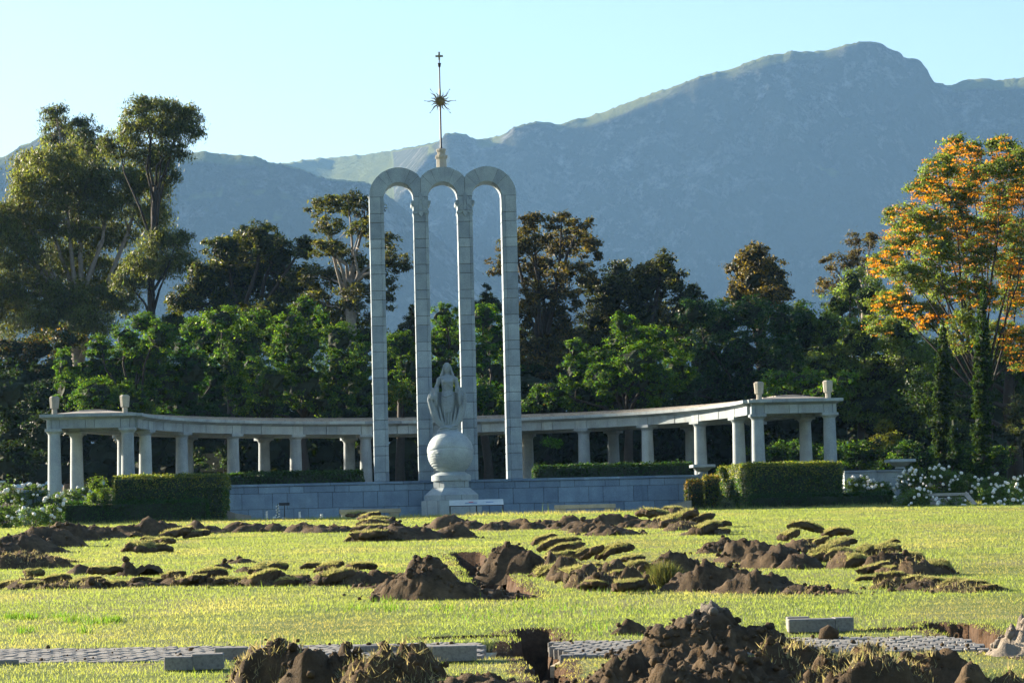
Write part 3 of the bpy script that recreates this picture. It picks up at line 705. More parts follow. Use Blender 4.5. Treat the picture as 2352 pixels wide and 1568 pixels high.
    # cloak: outer folds sweeping from the arms to the base, recessed sheet behind the dress
    for s_, ed in ((-1, [(-.50, 1.53), (-.60, 1.40), (-.635, 1.22), (-.58, 1.02), (-.50, .72), (-.40, .45), (-.26, .27), (-.05, .2)]), (1, [(.47, 1.56), (.57, 1.42), (.60, 1.22), (.555, 1.0), (.49, .72), (.39, .45), (.26, .27), (.05, .2)])):
        b.tube([(x, -.02 - .10 * (1 - z / 1.4), z) for x, z in ed], [.04, .06, .07, .085, .10, .10, .09, .07], 10)
        b.tube([(x * .84, -.05 - .12 * (1 - z / 1.4), z + .0) for x, z in ed], [.03, .045, .06, .075, .08, .075, .06, .05], 8)
        b.tube([(x * .5, -.14, z * .9 + .03) for x, z in ed[3:]], [.03, .045, .05, .05, .05], 8)
        n = 10; V = []; Fs = []
        for j in range(n + 1):
            z = .2 + 1.3 * j / n; xo = np.interp(z, [e[1] for e in ed[::-1]], [abs(e[0]) for e in ed[::-1]])
            for yy_ in (.03, .12): V += [(s_ * xo * f_, yy_ + (.0 if f_ < 1 else -.06) + .012 * math.sin(f_ * 20), z) for f_ in (0, .35, .7, 1)]
        for j in range(n):
            for f_ in range(3):
                a = j * 8 + f_; Fs += [(a, a + 1, a + 9, a + 8), (a + 4, a + 12, a + 13, a + 5)]
            Fs += [(j * 8 + 3, j * 8 + 7, j * 8 + 15, j * 8 + 11), (j * 8, j * 8 + 8, j * 8 + 12, j * 8 + 4)]
        Fs += [(0, 4, 5, 1), (1, 5, 6, 2), (2, 6, 7, 3)]; e = n * 8; Fs += [(e, e + 1, e + 5, e + 4), (e + 1, e + 2, e + 6, e + 5), (e + 2, e + 3, e + 7, e + 6)]
        b.add(V, Fs)
    loft([(0, 0, -.12, .39, .32), (0, 0, .0, .385, .32), (0, 0, .08, .36, .3), (0, 0, .16, .3, .26), (0, 0, .25, .2, .2)], 28)
    b.tube([(-.3, -.2, .14), (-.1, -.27, .2), (.1, -.27, .14), (.32, -.18, .17)], .035, 8)
    b.tube([(-.32, -.16, .24), (-.12, -.24, .14), (.14, -.26, .22), (.3, -.18, .26)], .03, 8)
    for q in range(5):                                                                  # soft folds over the hips and skirt
        z = 1.36 - q * .15; b.tube([(-.23 + .02 * q, -.12, z + .02), (-.08, -.215, z - .05), (.1, -.2, z + .0), (.235 - .01 * q, -.08, z + .1)], [.012, .018, .016, .01], 6)
    for x in (-.09, .0, .09): b.tube([(x * 1.6, -.2, .95), (x * 1.2, -.19, .6), (x, -.18, .3)], [.01, .025, .03], 6)
    b.tube([(-.18, -.12, 2.0), (-.05, -.19, 1.86), (.06, -.2, 1.74), (.15, -.13, 1.64)], .014, 6)
    b.tube([(.18, -.12, 1.98), (.05, -.19, 1.8), (-.1, -.17, 1.66)], .012, 6)
    me = b.mesh('tmp', GRANS); o = bpy.data.objects.new('tmp', me); COL.objects.link(o)
    md = o.modifiers.new('r', 'REMESH'); md.mode = 'VOXEL'; md.voxel_size = .0085; md.use_smooth_shade = True
    sm = o.modifiers.new('s', 'SMOOTH'); sm.factor = .4; sm.iterations = 1
    dc = o.modifiers.new('d', 'DECIMATE'); dc.ratio = .28
    dg = bpy.context.evaluated_depsgraph_get(); me2 = bpy.data.meshes.new_from_object(o.evaluated_get(dg)); me2.name = 'statue'
    bpy.data.objects.remove(o)
    me2.polygons.foreach_set('use_smooth', [True] * len(me2.polygons))
    return me2
st = obj('statue', statue())
sz = zpx(992); st.location = (W(1028.5, 992, D0 + yg).x + .02, D0 + yg, sz - .02); st.rotation_euler = (0, 0, ROT)
stH = W(1028, 831.5, D0 + yg).z - sz; st.scale = (stH / 2.56 * 1.07, stH / 2.56, stH / 2.56)
tag(st, 'stone statue of a long haired woman holding a book and a chain', 'statue')

# ------------------------------------------------------------------ curved colonnade with a pavilion at each end
CC = (-.17, -4.0); ZC = 6.25; CB = 3.55; RF = 11.0; RB = 13.6
col_t = thing('colonnade', 'curved grey stone colonnade with square pavilions at both ends behind the arches', 'colonnade', (OX, D0, 0), ROT)
shaft = MB().lathe([(.255, 0), (.25, .1), (.238, 1.0), (.212, ZC - CB - .3), (.212, ZC - CB - .2)], 28).mesh('column', GRANC, True, 50)
capm = MB().lathe([(.216, -.215), (.222, -.2), (.216, -.19), (.235, -.16), (.275, -.115), (.277, -.1)], 28).box((0, 0, -.05), (.58, .58, .1), c_=.008).mesh('capital', GRANC, True, 30)
def column(x, y, rz):
    c = obj('column', shaft, col_t, (x, y, CB)); c.rotation_euler = (0, 0, rz)
    obj('capital', capm, c, (0, 0, ZC - CB))
for k in range(-5, 6):
    a = R(15 * k)
    for r in (RF, RB): column(CC[0] + r * math.sin(a), CC[1] + r * math.cos(a), -a)
for s_ in (-1, 1):
    for x in (11.07, 13.62): column(CC[0] + s_ * x, CC[1] + .9, 0)
zf, zcv, zs0, zs1 = ZC, ZC + .31, ZC + .39, ZC + .50
def ringblock(nm, prof, a0, a1, n, mt=GRANC): return MB().sweep(prof, a0, a1, n, *CC).obj(nm, mt, col_t, True, 30)
g2 = .0008
bnd = []
for k in range(-5, 5):
    a = R(15 * k); bnd += [a - R(1.15), a + R(1.15), a + R(7.5) - R(1.15), a + R(7.5) + R(1.15)]
bnd += [R(75) - R(1.15), R(75) + R(1.15), R(80), R(84)]; bnd = [-R(84), -R(80)] + bnd
for a0, a1 in zip(bnd[:-1], bnd[1:]):
    pr = .012 if (a1 - a0) < R(3) else 0
    ringblock('frieze_block', [(RF - .21 - pr, zf + .002), (RF + .2, zf + .002), (RF + .2, zcv), (RF - .21 - pr, zcv)], a0 + g2, a1 - g2, 4)
    ringblock('cove_block', [(RF - .22, zcv), (RF + .1, zcv), (RF + .1, zs0), (RF - .38, zs0), (RF - .33, zs0 - .03), (RF - .25, zs0 - .065)], a0 + g2, a1 - g2, 4)
n_c = 22
for k in range(n_c):
    a0 = -R(86) + R(172) * k / n_c; a1 = -R(86) + R(172) * (k + 1) / n_c
    ringblock('cornice_block', [(RF - .43, zs0 + .002), (RF + .5, zs0 + .002), (RF + .5, zs1 + .02), (RF - .43, zs1)], a0 + g2 * .6, a1 - g2 * .6, 4)
ringblock('rear_beam', [(RB - .2, zf), (RB + .2, zf), (RB + .2, zs0), (RB - .2, zs0)], -R(76), R(76), 60)
ringblock('ceiling_slab', [(RF + .19, zcv - .05), (RB - .19, zcv - .05), (RB - .19, zs0), (RF + .19, zs0)], -R(76), R(76), 60)
ringblock('rear_cornice', [(RB - .4, zs0), (RB + .43, zs0), (RB + .43, zs1), (RB - .4, zs1)], -R(77), R(77), 60)
ringblock('roof_step', [(RF + .0, zs1 - .03), (RB - .0, zs1 - .03), (RB, zs1 + .06), (RF + .0, zs1 + .06)], -R(84), R(84), 80, ROOFS)
ringblock('roof_step', [(RF + .5, zs1 + .05), (RB - .5, zs1 + .05), (RB - .6, zs1 + .145), (RF + .5, zs1 + .13)], -R(82), R(82), 80, ROOFS)
ringblock('roof_step', [(RF + 1.0, zs1 + .12), (RB - 1.0, zs1 + .12), (RB - 1., zs1 + .2), (RF + 1., zs1 + .2)], -R(80), R(80), 80, ROOFS)
MB().sweep([(RF + .12, zf - .01), (RF + .16, zf - .01), (RF + .16, zf), (RF + .12, zf)], -R(70), R(70), 50, *CC)
for s_ in (-1, 1):
    xa, xb = CC[0] + s_ * 10.83, CC[0] + s_ * 13.86; xl, xr = min(xa, xb), max(xa, xb); y0_, y1_ = CC[1] + .68, CC[1] + 3.75
    # front frieze: blocks with joints, then side and rear beams
    cs = [xl, xl + .16, xl + .46, xl + 1.35, xl + 1.66, xr - .46, xr - .14, xr]
    for a, b in zip(cs[:-1], cs[1:]):
        block(col_t, ((a + b) / 2, y0_ + .21, zf + .157), (b - a - .012, .42, .306), GRANC, 'frieze_block', .006)
        MB().add([(a + .005, y0_ - .01, zcv), (b - .005, y0_ - .01, zcv), (b - .005, y0_ - .17, zs0), (a + .005, y0_ - .17, zs0), (a + .005, y0_ + .3, zcv), (b - .005, y0_ + .3, zcv), (b - .005, y0_ + .3, zs0), (a + .005, y0_ + .3, zs0), (a + .005, y0_ - .06, zcv + .035), (b - .005, y0_ - .06, zcv + .035)],
                 [(0, 1, 9, 8), (8, 9, 2, 3), (3, 2, 6, 7), (0, 8, 3, 7, 4), (1, 5, 6, 2, 9), (0, 4, 5, 1), (4, 7, 6, 5)]).obj('cove_block', GRANC, col_t)
    MB().box(((xl + xr) / 2, y1_ - .2, (zf + zs0) / 2), (xr - xl - .02, .4, zs0 - zf - .004)).obj('rear_beam', GRANC, col_t)
    for x in (xl + .2, xr - .2): MB().box((x, (y0_ + y1_) / 2 + .02, (zf + zs0) / 2), (.39, y1_ - y0_ - .86, zs0 - zf - .006)).obj('side_beam', GRANC, col_t)
    MB().box(((xl + xr) / 2, (y0_ + y1_) / 2, zcv + .01), (xr - xl - .8, y1_ - y0_ - .8, .05)).obj('ceiling_slab', GRANC, col_t)
    for sx in ((xl, s_ < 0), (xr, s_ > 0)):
        if sx[1]:
            sg = -1 if s_ < 0 else 1
            MB().prism([(sx[0], zcv + .0), (sx[0] + sg * .06, zcv + .03), (sx[0] + sg * .16, zs0 - .001), (sx[0] - sg * .1, zs0 - .001), (sx[0] - sg * .1, zcv)] if sg > 0 else [(sx[0], zcv + .0), (sx[0] + .1, zcv), (sx[0] + .1, zs0 - .001), (sx[0] - .16, zs0 - .001), (sx[0] - .06, zcv + .03)], y0_ - .02, y1_, 'y').obj('cove_block', GRANC, col_t)
    ex = .22; L0, L1 = xl - (ex if s_ < 0 else .12), xr + (ex if s_ > 0 else .12)
    js = np.linspace(L0, L1, 5)
    for a, b in zip(js[:-1], js[1:]):
        block(col_t, ((a + b) / 2, (y0_ - ex + y1_ + ex) / 2, (zs0 + zs1) / 2 + .003), (b - a - .008, y1_ - y0_ + 2 * ex, zs1 - zs0), GRANC, 'cornice_block', .006)
    cx_, cy_ = (xl + xr) / 2, (y0_ + y1_) / 2
    def pyr(h0, h1, w0, w1, nm='roof_step'):
        V = [(cx_ + a * w0, cy_ + b * w0, h0) for a, b in ((-1, -1), (1, -1), (1, 1), (-1, 1))] + [(cx_ + a * w0, cy_ + b * w0, h0 + .05) for a, b in ((-1, -1), (1, -1), (1, 1), (-1, 1))] + [(cx_ + a * w1, cy_ + b * w1, h1) for a, b in ((-1, -1), (1, -1), (1, 1), (-1, 1))]
        Fs = [(3, 2, 1, 0), (8, 9, 10, 11)] + [(i, (i + 1) % 4, 4 + (i + 1) % 4, 4 + i) for i in range(4)] + [(4 + i, 4 + (i + 1) % 4, 8 + (i + 1) % 4, 8 + i) for i in range(4)]
        MB().add(V, Fs).obj(nm, ROOFS, col_t)
    pyr(zs1 - .01, zs1 + .15, 1.28, .55); pyr(zs1 + .14, zs1 + .22, .5, .15)
    for x in (xl + .27, xr - .27) if False else (CC[0] + s_ * 11.15, CC[0] + s_ * 13.6):
        f_ = MB().lathe([(.10, 0), (.10, .2), (.13, .215), (.155, .23), (.185, .6), (.13, .645)], 8, (0, 0, 0), O8).obj('roof_finial', PALE, col_t, True, 25, (x, y0_ + .2, zs1))
# lower terrace edge under the pavilions and steps beside the wall
def lowwall(name, label, p0, p1, d0, d1, zt, zb_, thick=.4, cop=.09, mt=GRANC, group=None):
    a = Vector((p0, d0)); b = Vector((p1, d1)); L = (b - a).length; an = math.atan2(b.y - a.y, b.x - a.x)
    t = thing(name, label, 'wall', (a.x, a.y, 0), an, group)
    n = max(1, round(L / 1.3))
    for i in range(n):
        block(t, (L * (i + .5) / n, thick / 2, zt - cop / 2), (L / n - .01, thick + .08, cop - .004), mt, 'coping_stone', .01)
        block(t, (L * (i + .5) / n, thick / 2, (zt - cop + zb_) / 2), (L / n - .01, thick, zt - cop - zb_ - .002), mt, 'stone_block', .01)
    return t
def WZ(px, py, d): return W(px, py, d)
lowwall('low_wall', 'low pale stone wall beside the cypresses behind the white roses', WZ(1938, 1080, 101).x, WZ(2093, 1076, 100.7).x, 100.9, 101.2, WZ(2000, 1079, 101).z, 2.6, mt=GRANC)
lowwall('low_wall', 'low grey stone wall at the left edge behind the rose bushes', WZ(40, 1125, 96.5).x, WZ(107, 1124, 97).x, 97, 97.4, WZ(80, 1124.5, 97).z, 2.3, mt=GRANW)
def urn(px, py, d, wpx, label, hpx):
    p = W(px, py, d); s = F / d; w_ = wpx / s; h_ = hpx / s
    t = thing('urn_bowl', label, 'planter', (p.x, d, p.z - h_), R(8))
    MB().lathe([(.2 * w_, 0), (.2 * w_, .12 * h_), (.16 * w_, .2 * h_), (.3 * w_, .35 * h_), (.42 * w_, .62 * h_), (.44 * w_, .66 * h_)], 28).obj('bowl', GRANC, t, True, 40)
    MB().box((0, 0, .82 * h_), (w_, w_ * .9, .3 * h_), c_=.01).obj('rim', GRANC, t)
urn(1613, 1066, 101.6, 52, 'grey stone bowl planter on the right end of the terrace wall', 22)
urn(2067, 1054, 100.2, 60, 'grey stone bowl planter on the low wall by the cypresses', 22)
urn(-14, 1104, 97.5, 52, 'grey stone bowl planter cut off by the left picture edge', 16)
BENCH = stone('bench_stone', (.46, .40, .29), (.32, .27, .2), stainf=.25)
# benches, information panel, small sign
def bench(px0, px1, ytop, d, label, rz, dz=0):
    a = W(px0, ytop, d); b = W(px1, ytop, d); s = F / d; L = (b.x - a.x)
    t = thing('stone_bench', label, 'bench', ((a.x + b.x) / 2, d, 0), rz, 'stone benches below the terrace wall')
    z = (a.z + b.z) / 2
    MB().box((0, 0, z - .07), (L, .42, .14), c_=.01).obj('seat', BENCH, t)
    for s_ in (-1, 1):
        MB().prism([(s_ * (L / 2 - .22) + a_, b_) for a_, b_ in ((-.11, z - .75), (.11, z - .75), (.15, z - .2), (.19, z - .14), (-.19, z - .14), (-.15, z - .2))], -.19, .19, 'y').obj('leg', BENCH, t)
bench(780, 920, 1168.5, 98.9, 'stone bench left of the globe pedestal, partly behind a heap of turf', R(7))
bench(1273, 1414, 1158, 98.7, 'stone bench right of the information panel', R(-2))
pn = W(1094, 1155, 97.9); s = F / 97.9
t = thing('information_panel', 'slanted glossy information board on black legs before the globe pedestal', 'sign', (pn.x, 97.9, 0), R(2))
pm, pt, pb, N_, L_ = mat('panel_face'); tc = N_.new('ShaderNodeTexCoord'); vn = nz(N_, L_, tc.outputs['Object'], 3, 2)
rr = ramp(N_, [(.3, (.42, .5, .5)), (.7, (.55, .62, .6))]); L_.new(vn.outputs[0], rr.inputs[0]); L_.new(rr.outputs[0], pb.inputs['Base Color']); pb.inputs['Roughness'].default_value = .12; pb.inputs['Specular IOR Level'].default_value = .8
zt_ = W(1094, 1147, 97.9).z; wd = 124 / s
MB().box((0, 0, zt_ - .10), (wd, .42, .02), rx=R(28)).obj('display_panel', pm, t)
MB().box((0, -.195, zt_ - .205), (wd, .03, .03)).obj('frame', BLACK, t)
for x in (-wd / 2 + .02, .0, wd / 2 - .02): MB().box((x, -.19, zt_ - .65), (.045, .04, .9)).obj('leg', BLACK, t)
pk = plain('print_red', (.5, .12, .1)); pbn = plain('print_blue', (.12, .2, .35))
for x, w_, mt_, zz_ in ((-.18, .16, pk, .01), (-.18, .42, pbn, -.02), (.46, .26, pbn, 0)):
    MB().box((x, 0 + zz_ * 2, zt_ - .10 + zz_ + .008), (w_, .05, .02), rx=R(28)).obj('printed_picture', mt_, t)
ps_ = W(647, 1156, 97.6)
t = thing('small_sign', 'small black plaque on a post at the foot of the wall beside white flowers', 'sign', (W(653, 1156, 97.6).x, 97.6, 0))
zz_ = W(653, 1157, 97.6).z; MB().box((0, 0, zz_), (.36, .03, .1), rx=R(-20)).obj('plaque', BLACK, t); MB().box((.0, .02, zz_ - .3), (.03, .03, .55)).obj('post', BLACK, t)
# sloping kerbs at both ends of the wall
for pts, lb in (([(1528, 1160), (1552, 1155), (1588, 1148)], 'stepped stone kerb rising into the hedge at the right end of the wall'), ([(515, 1170), (540, 1178), (575, 1183)], 'stone kerb sloping down from the hedge at the left end of the wall')):
    t = thing('stair_kerb', lb, 'kerb', (W(*pts[0], 98.6).x, 98.6, 0))
    P = [W(a, b, 98.6) for a, b in pts]
    for a, b in zip(P[:-1], P[1:]):
        V = [(p.x - P[0].x, yy_, z) for yy_ in (0, .35) for p, z in ((a, a.z - .55), (b, b.z - .55), (b, b.z), (a, a.z))]
        MB().add(V, [(0, 1, 2, 3), (7, 6, 5, 4), (3, 2, 6, 7), (0, 3, 7, 4), (1, 5, 6, 2), (0, 4, 5, 1)]).obj('kerb_stone', ROOFS, t)
t = thing('garden_steps', 'stone garden steps with a sloping stringer among the white rose bushes', 'steps', (W(2180, 1150, 93).x, 93, 0), R(-4))
a = W(2180, 1137, 93.5)
for i in range(4): block(t, (0, .0 + i * .3, a.z - .52 + i * .13 + .0), (1.15, .34, .12), ROOFS, 'step', .01)
MB().box((-.0, 1.15, a.z + .04), (1.5, .2, .1), c_=.01).obj('coping', PALE, t)
MB().tube([(.95, -.35, a.z - .52), (.66, 1.2, a.z + .04)], .1, 4).obj('stringer', PALE, t)
ly = thing('garden_building', 'cream plastered wall of a building glimpsed behind the left columns', 'building', (W(487, 1060, 125).x, 125, 0))
MB().box((0, 0, W(485, 1062, 125).z), (1.0, .5, .8)).obj('wall', plain('cream_plaster', (.15, .125, .08), .9), ly)

# ------------------------------------------------------------------ plants
def hedge(label, poly, z0, z1, colr, n_per=560, size=.045, warm=0., warmc=(.2, .1, .03), gloss=False, top_light=False, jitter=.05):
    """poly: CCW footprint; clipped faces dressed with small leaves over twiggy dark wood"""
    cx_ = sum(p[0] for p in poly) / len(poly); cy_ = sum(p[1] for p in poly) / len(poly)
    t = thing('hedge', label, 'hedge', (cx_, cy_, z0))
    P = [(x - cx_, y - cy_) for x, y in poly]
    inn = [(x * (1 - .10 / max(.3, math.hypot(x, y))), y * (1 - .10 / max(.3, math.hypot(x, y)))) for x, y in P]
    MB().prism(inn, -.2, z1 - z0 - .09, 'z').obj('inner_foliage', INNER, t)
    C = []; Nn = []
    m = len(P); H = z1 - z0
    for i in range(m):
        a = np.array(P[i]); b = np.array(P[(i + 1) % m]); L = np.linalg.norm(b - a); k = int(L * H * n_per)
        u = RNG.random(k); v = RNG.random(k); nn = np.array([(b - a)[1], -(b - a)[0]]) / L
        bulge = .05 * noise(P3(u * L * 1.7 + i * 9, v * H * 2.2), 4) + RNG.normal(size=k) * jitter * .6 - .07 * ss(.93, 1, v)
        xy = a + (b - a) * u[:, None] + nn * bulge[:, None]
        C.append(np.stack([xy[:, 0], xy[:, 1], v * H], 1)); Nn.append(np.repeat([[nn[0], nn[1], .35]], k, 0))
    xs = [p[0] for p in P]; ys_ = [p[1] for p in P]; A = (max(xs) - min(xs)) * (max(ys_) - min(ys_)); k = int(A * n_per * 1.1)
    x = RNG.uniform(min(xs), max(xs), k); y = RNG.uniform(min(ys_), max(ys_), k); ins = np.ones(k, bool)
    for i in range(m):
        a, b = P[i], P[(i + 1) % m]; ins &= ((b[0] - a[0]) * (y - a[1]) - (b[1] - a[1]) * (x - a[0])) > -.02
    x, y = x[ins], y[ins]
    zt_ = H + .035 * noise(P3(x * 2.5, y * 2.5), 7) + np.abs(RNG.normal(size=len(x))) * jitter * .9 - .03
    C.append(np.stack([x, y, zt_], 1)); Nn.append(np.repeat([[0, 0, 1.]], len(x), 0))
    C = np.concatenate(C); Nn = np.concatenate(Nn) + RNG.normal(size=C.shape) * .75
    cl = leafcolors(len(C), colr, .3)
    if warm:
        sel = (RNG.random(len(C)) < warm) & (C[:, 2] > H * .8) | (RNG.random(len(C)) < warm * .25); cl[sel] = np.array(warmc) * (.6 + .8 * RNG.random((sel.sum(), 1)))
    V, Fq = diamonds(C, size * (.7 + .6 * RNG.random(len(C))), .5, Nn)
    obj('foliage', npmesh('foliage', V, [Fq], [LEAFG if gloss else LEAF], col=cl), t)
    return t
def xw(px, d): return W(px, 1100, d).x
def hbox(pxa, pxb, d0, d1): return [(xw(pxa, d0), d0), (xw(pxb, d0), d0), (xw(pxb, d0) + .0, d1), (xw(pxa, d0) + .0, d1)]
zl = lambda px, py, d: W(px, py, d).z
hedge('tall clipped hedge left of the terrace wall with a glossy sunlit top', hbox(258, 514, 97.9, 99.6), 2.3, zl(390, 1092, 97.9), (.045, .10, .02), 900, .036, .5, (.17, .18, .035), True)  # top leaves coloured brighter: new growth plus a sunlit look painted in
hedge('low dark box hedge in front of the tall hedge on the left', hbox(142, 476, 97.3, 97.75), 2.3, zl(310, 1151, 97.3), (.035, .095, .018), 1300, .03)
pr = [(xw(1722, 97.8), 97.8), (xw(1934, 97.8), 97.8), (xw(1934, 98.8), 99.4), (xw(1652, 101.2), 102.2)]
hedge('tall clipped hedge below the right pavilion with reddish young tips', pr, 2.3, zl(1800, 1064, 97.8), (.045, .10, .02), 900, .036, .5, (.17, .18, .035), True)  # tip colour mixes young growth with painted-in sunlight on the top
hedge('low dark box hedge in front of the tall hedge on the right', hbox(1722, 2055, 97.2, 97.7), 2.3, zl(1890, 1134, 97.2), (.025, .07, .015), 1300, .03)
hedge('narrow yellowish clipped hedge block left of the right tall hedge', hbox(1616, 1652, 100.3, 101.0), 2.4, zl(1634, 1094, 100.3), (.12, .16, .025), 900, .038, .4, (.22, .15, .03), True)
hedge('narrow dark clipped hedge block at the right end of the wall', hbox(1577, 1612, 99.9, 100.7), 2.4, zl(1595, 1103, 99.9), (.05, .065, .015), 700, .04, .2)
hedge('low clipped hedge along the terrace behind the wall left of the arches', hbox(512, 832, 103.4, 104.3), 3.4, zl(672, 1085, 103.4), (.03, .07, .018), 520, .05)
hedge('low clipped hedge along the terrace behind the wall right of the arches', hbox(1226, 1592, 103.6, 104.5), 3.4, zl(1409, 1067, 103.6), (.022, .055, .016), 520, .05)

LK = .66
def crown_leaves(lobes, leaf, asp, cover, colr, matl, parent, var=.3, warm=0, warmc=(.2, .14, .04), clump=.32, droop=0., name='crown', topl=None, origin=(0, 0, 0), inner=True, upn=.5, cap=90000):
    """lobes: (x,y,z,rx,ry,rz). Leaves sit in clumps on and inside the lobes"""
    Ls = np.array(lobes, float); area = 4 * np.pi * ((Ls[:, 3] * Ls[:, 5] + Ls[:, 3] * Ls[:, 4] + Ls[:, 4] * Ls[:, 5]) / 3)
    leaf = leaf * LK; clump = clump * .9; la = 2 * leaf * leaf * asp
    ncl_leaf = 60
    Cs, Ns, Tn = [], [], []
    tot = 0
    for li, (L, A) in enumerate(zip(Ls, area)):
        n = int(min(cap, cover * A / la)); nc = max(6, n // ncl_leaf)
        d = RNG.normal(size=(nc, 3)); d[:, 2] += .25; d[:, 1] -= .25; d /= np.linalg.norm(d, axis=1, keepdims=True)
        rad_ = np.where(RNG.random(nc) < .78, RNG.uniform(.78, 1.06, nc), RNG.uniform(.3, .8, nc)) * (1 + .22 * noise(d * 2.6 + li * 3.1, 5))
        cc_ = L[:3] + d * rad_[:, None] * L[3:6]
        # drop clumps deep inside another lobe
        for lj, M2 in enumerate(Ls):
            if lj != li:
                q = np.sqrt((((cc_ - M2[:3]) / M2[3:6]) ** 2).sum(1)); k_ = q > .78; cc_, d = cc_[k_], d[k_]
        nc = len(cc_)
        if nc == 0: continue
        cs = clump * (.6 + .8 * RNG.random(nc)) * (L[3:6].mean() ** .35)
        idx = np.repeat(np.arange(nc), ncl_leaf)
        off = RNG.normal(size=(len(idx), 3)) * .5
        off *= cs[idx][:, None]; off[:, 2] *= .62; off[:, 2] -= droop * np.abs(off[:, 0] + off[:, 1]) * .8
        Cs.append(cc_[idx] + off); Ns.append(d[idx] * .8 + RNG.normal(size=(len(idx), 3)) * .8 + [0, 0, upn]); tn = np.repeat(RNG.uniform(.72, 1.28, nc), ncl_leaf); Tn.append(tn)
    C = np.concatenate(Cs); Nn = np.concatenate(Ns); Tn = np.concatenate(Tn)
    cl = leafcolors(len(C), colr, var, warm, warmc) * Tn[:, None]
    tang = None
    if droop: tang = RNG.normal(size=C.shape) * .55 + [0, 0, -1.0]
    V, Fq = diamonds(C, leaf * (.65 + .7 * RNG.random(len(C))), asp, Nn, tang)
    o = obj(name, npmesh(name, V - np.array(origin), [Fq], [matl], col=cl), parent)
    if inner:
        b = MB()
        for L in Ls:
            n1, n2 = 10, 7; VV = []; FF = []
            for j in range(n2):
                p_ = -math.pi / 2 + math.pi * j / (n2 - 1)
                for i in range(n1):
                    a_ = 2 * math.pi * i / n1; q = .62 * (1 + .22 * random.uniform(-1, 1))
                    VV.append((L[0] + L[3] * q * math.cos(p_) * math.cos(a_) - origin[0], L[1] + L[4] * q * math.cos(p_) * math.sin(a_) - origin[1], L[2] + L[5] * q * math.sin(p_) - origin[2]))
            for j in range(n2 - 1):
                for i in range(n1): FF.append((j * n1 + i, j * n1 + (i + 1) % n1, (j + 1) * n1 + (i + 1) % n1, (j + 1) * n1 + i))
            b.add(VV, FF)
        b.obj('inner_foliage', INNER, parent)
    return o
def tree(name, label, d, lobes_px, base_px, leaf=.11, asp=.45, cover=1.5, colr=(.05, .08, .02), matl=None, trunk=.3, bark=None, depthr=.8, fork=None, dj=2.0, group=None, inner=True, limb=1.0, nlimb=14, **kw):
    lob = []
    for L in lobes_px:
        px, py, rx = L[:3]; ry = L[3] if len(L) > 3 else rx
        dd = d + (L[4] if len(L) > 4 else random.uniform(-dj, dj)); p = W(px, py, dd); s = F / dd
        lob.append((p.x, p.y, p.z, rx / s, max(rx, ry) / s * depthr, ry / s))
    b = W(base_px, 1060, d); z0 = gzz(d) - .3
    t = thing(name, label, 'tree', (b.x, d, z0), 0, group)
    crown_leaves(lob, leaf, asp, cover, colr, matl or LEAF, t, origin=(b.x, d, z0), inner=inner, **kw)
    # trunk forks towards the lobes
    mid = fork or (base_px, max(L[1] for L in lobes_px))
    fz = W(mid[0], mid[1], d); F0 = Vector((fz.x - b.x, 0, max(fz.z - z0, 1.)))
    tb = MB(); tb.tube([(0, 0, 0), tuple(F0 * .35 + Vector((random.uniform(-.15, .15), 0, 0))), tuple(F0 * .7 + Vector((random.uniform(-.2, .2), .1, 0))), tuple(F0)], [trunk * 1.25, trunk, trunk * .85, trunk * .7], 10)
    for L in sorted(lob, key=lambda q: -q[3])[:nlimb]:
        e = Vector((L[0] - b.x, L[1] - d, L[2] - z0)); st_ = F0 * random.uniform(.75, 1.0)
        if e.z < st_.z: st_ = F0 * max(.15, min(1, e.z / F0.z * .8))
        m1 = st_.lerp(e, .35) + Vector((random.uniform(-.3, .3), random.uniform(-.3, .3), .25)); m2 = st_.lerp(e, .7) + Vector((random.uniform(-.25, .25), random.uniform(-.3, .3), .1))
        r0 = trunk * .42 * limb; tb.tube([tuple(st_), tuple(m1), tuple(m2), tuple(e + Vector((0, 0, L[5] * .5)))], [r0, r0 * .7, r0 * .5, r0 * .16], 7)
        for q in range(5):
            dv = Vector((random.gauss(0, 1), random.gauss(0, .6) - .4, random.gauss(.3, .6))).normalized(); s0 = m2.lerp(e, random.random())
            tb.tube([tuple(s0), tuple(s0 + dv * L[3] * .45 + Vector((0, 0, .1))), tuple(s0 + dv * L[3] * .9)], [r0 * .3, r0 * .2, r0 * .07], 5)
    tb.obj('trunk', bark or BARK, t, True)
    return t
def scatter(path, r, n, jit=.5, ry=None, seed=0):
    """fill a polygon-ish blob (list of (px,py,rx,ry)) with n smaller lobes"""
    rg = random.Random(seed); out = []
    w = [a[2] * a[3] for a in path]
    for _ in range(n):
        a = rg.choices(path, w)[0]; t = rg.random() ** .5 * .92; q = rg.random() * 6.283
        rr_ = r * rg.uniform(.65, 1.35); out.append((a[0] + a[2] * t * math.cos(q), a[1] + a[3] * t * math.sin(q), rr_, rr_ * (ry or .8) * rg.uniform(.8, 1.2)))
    return out

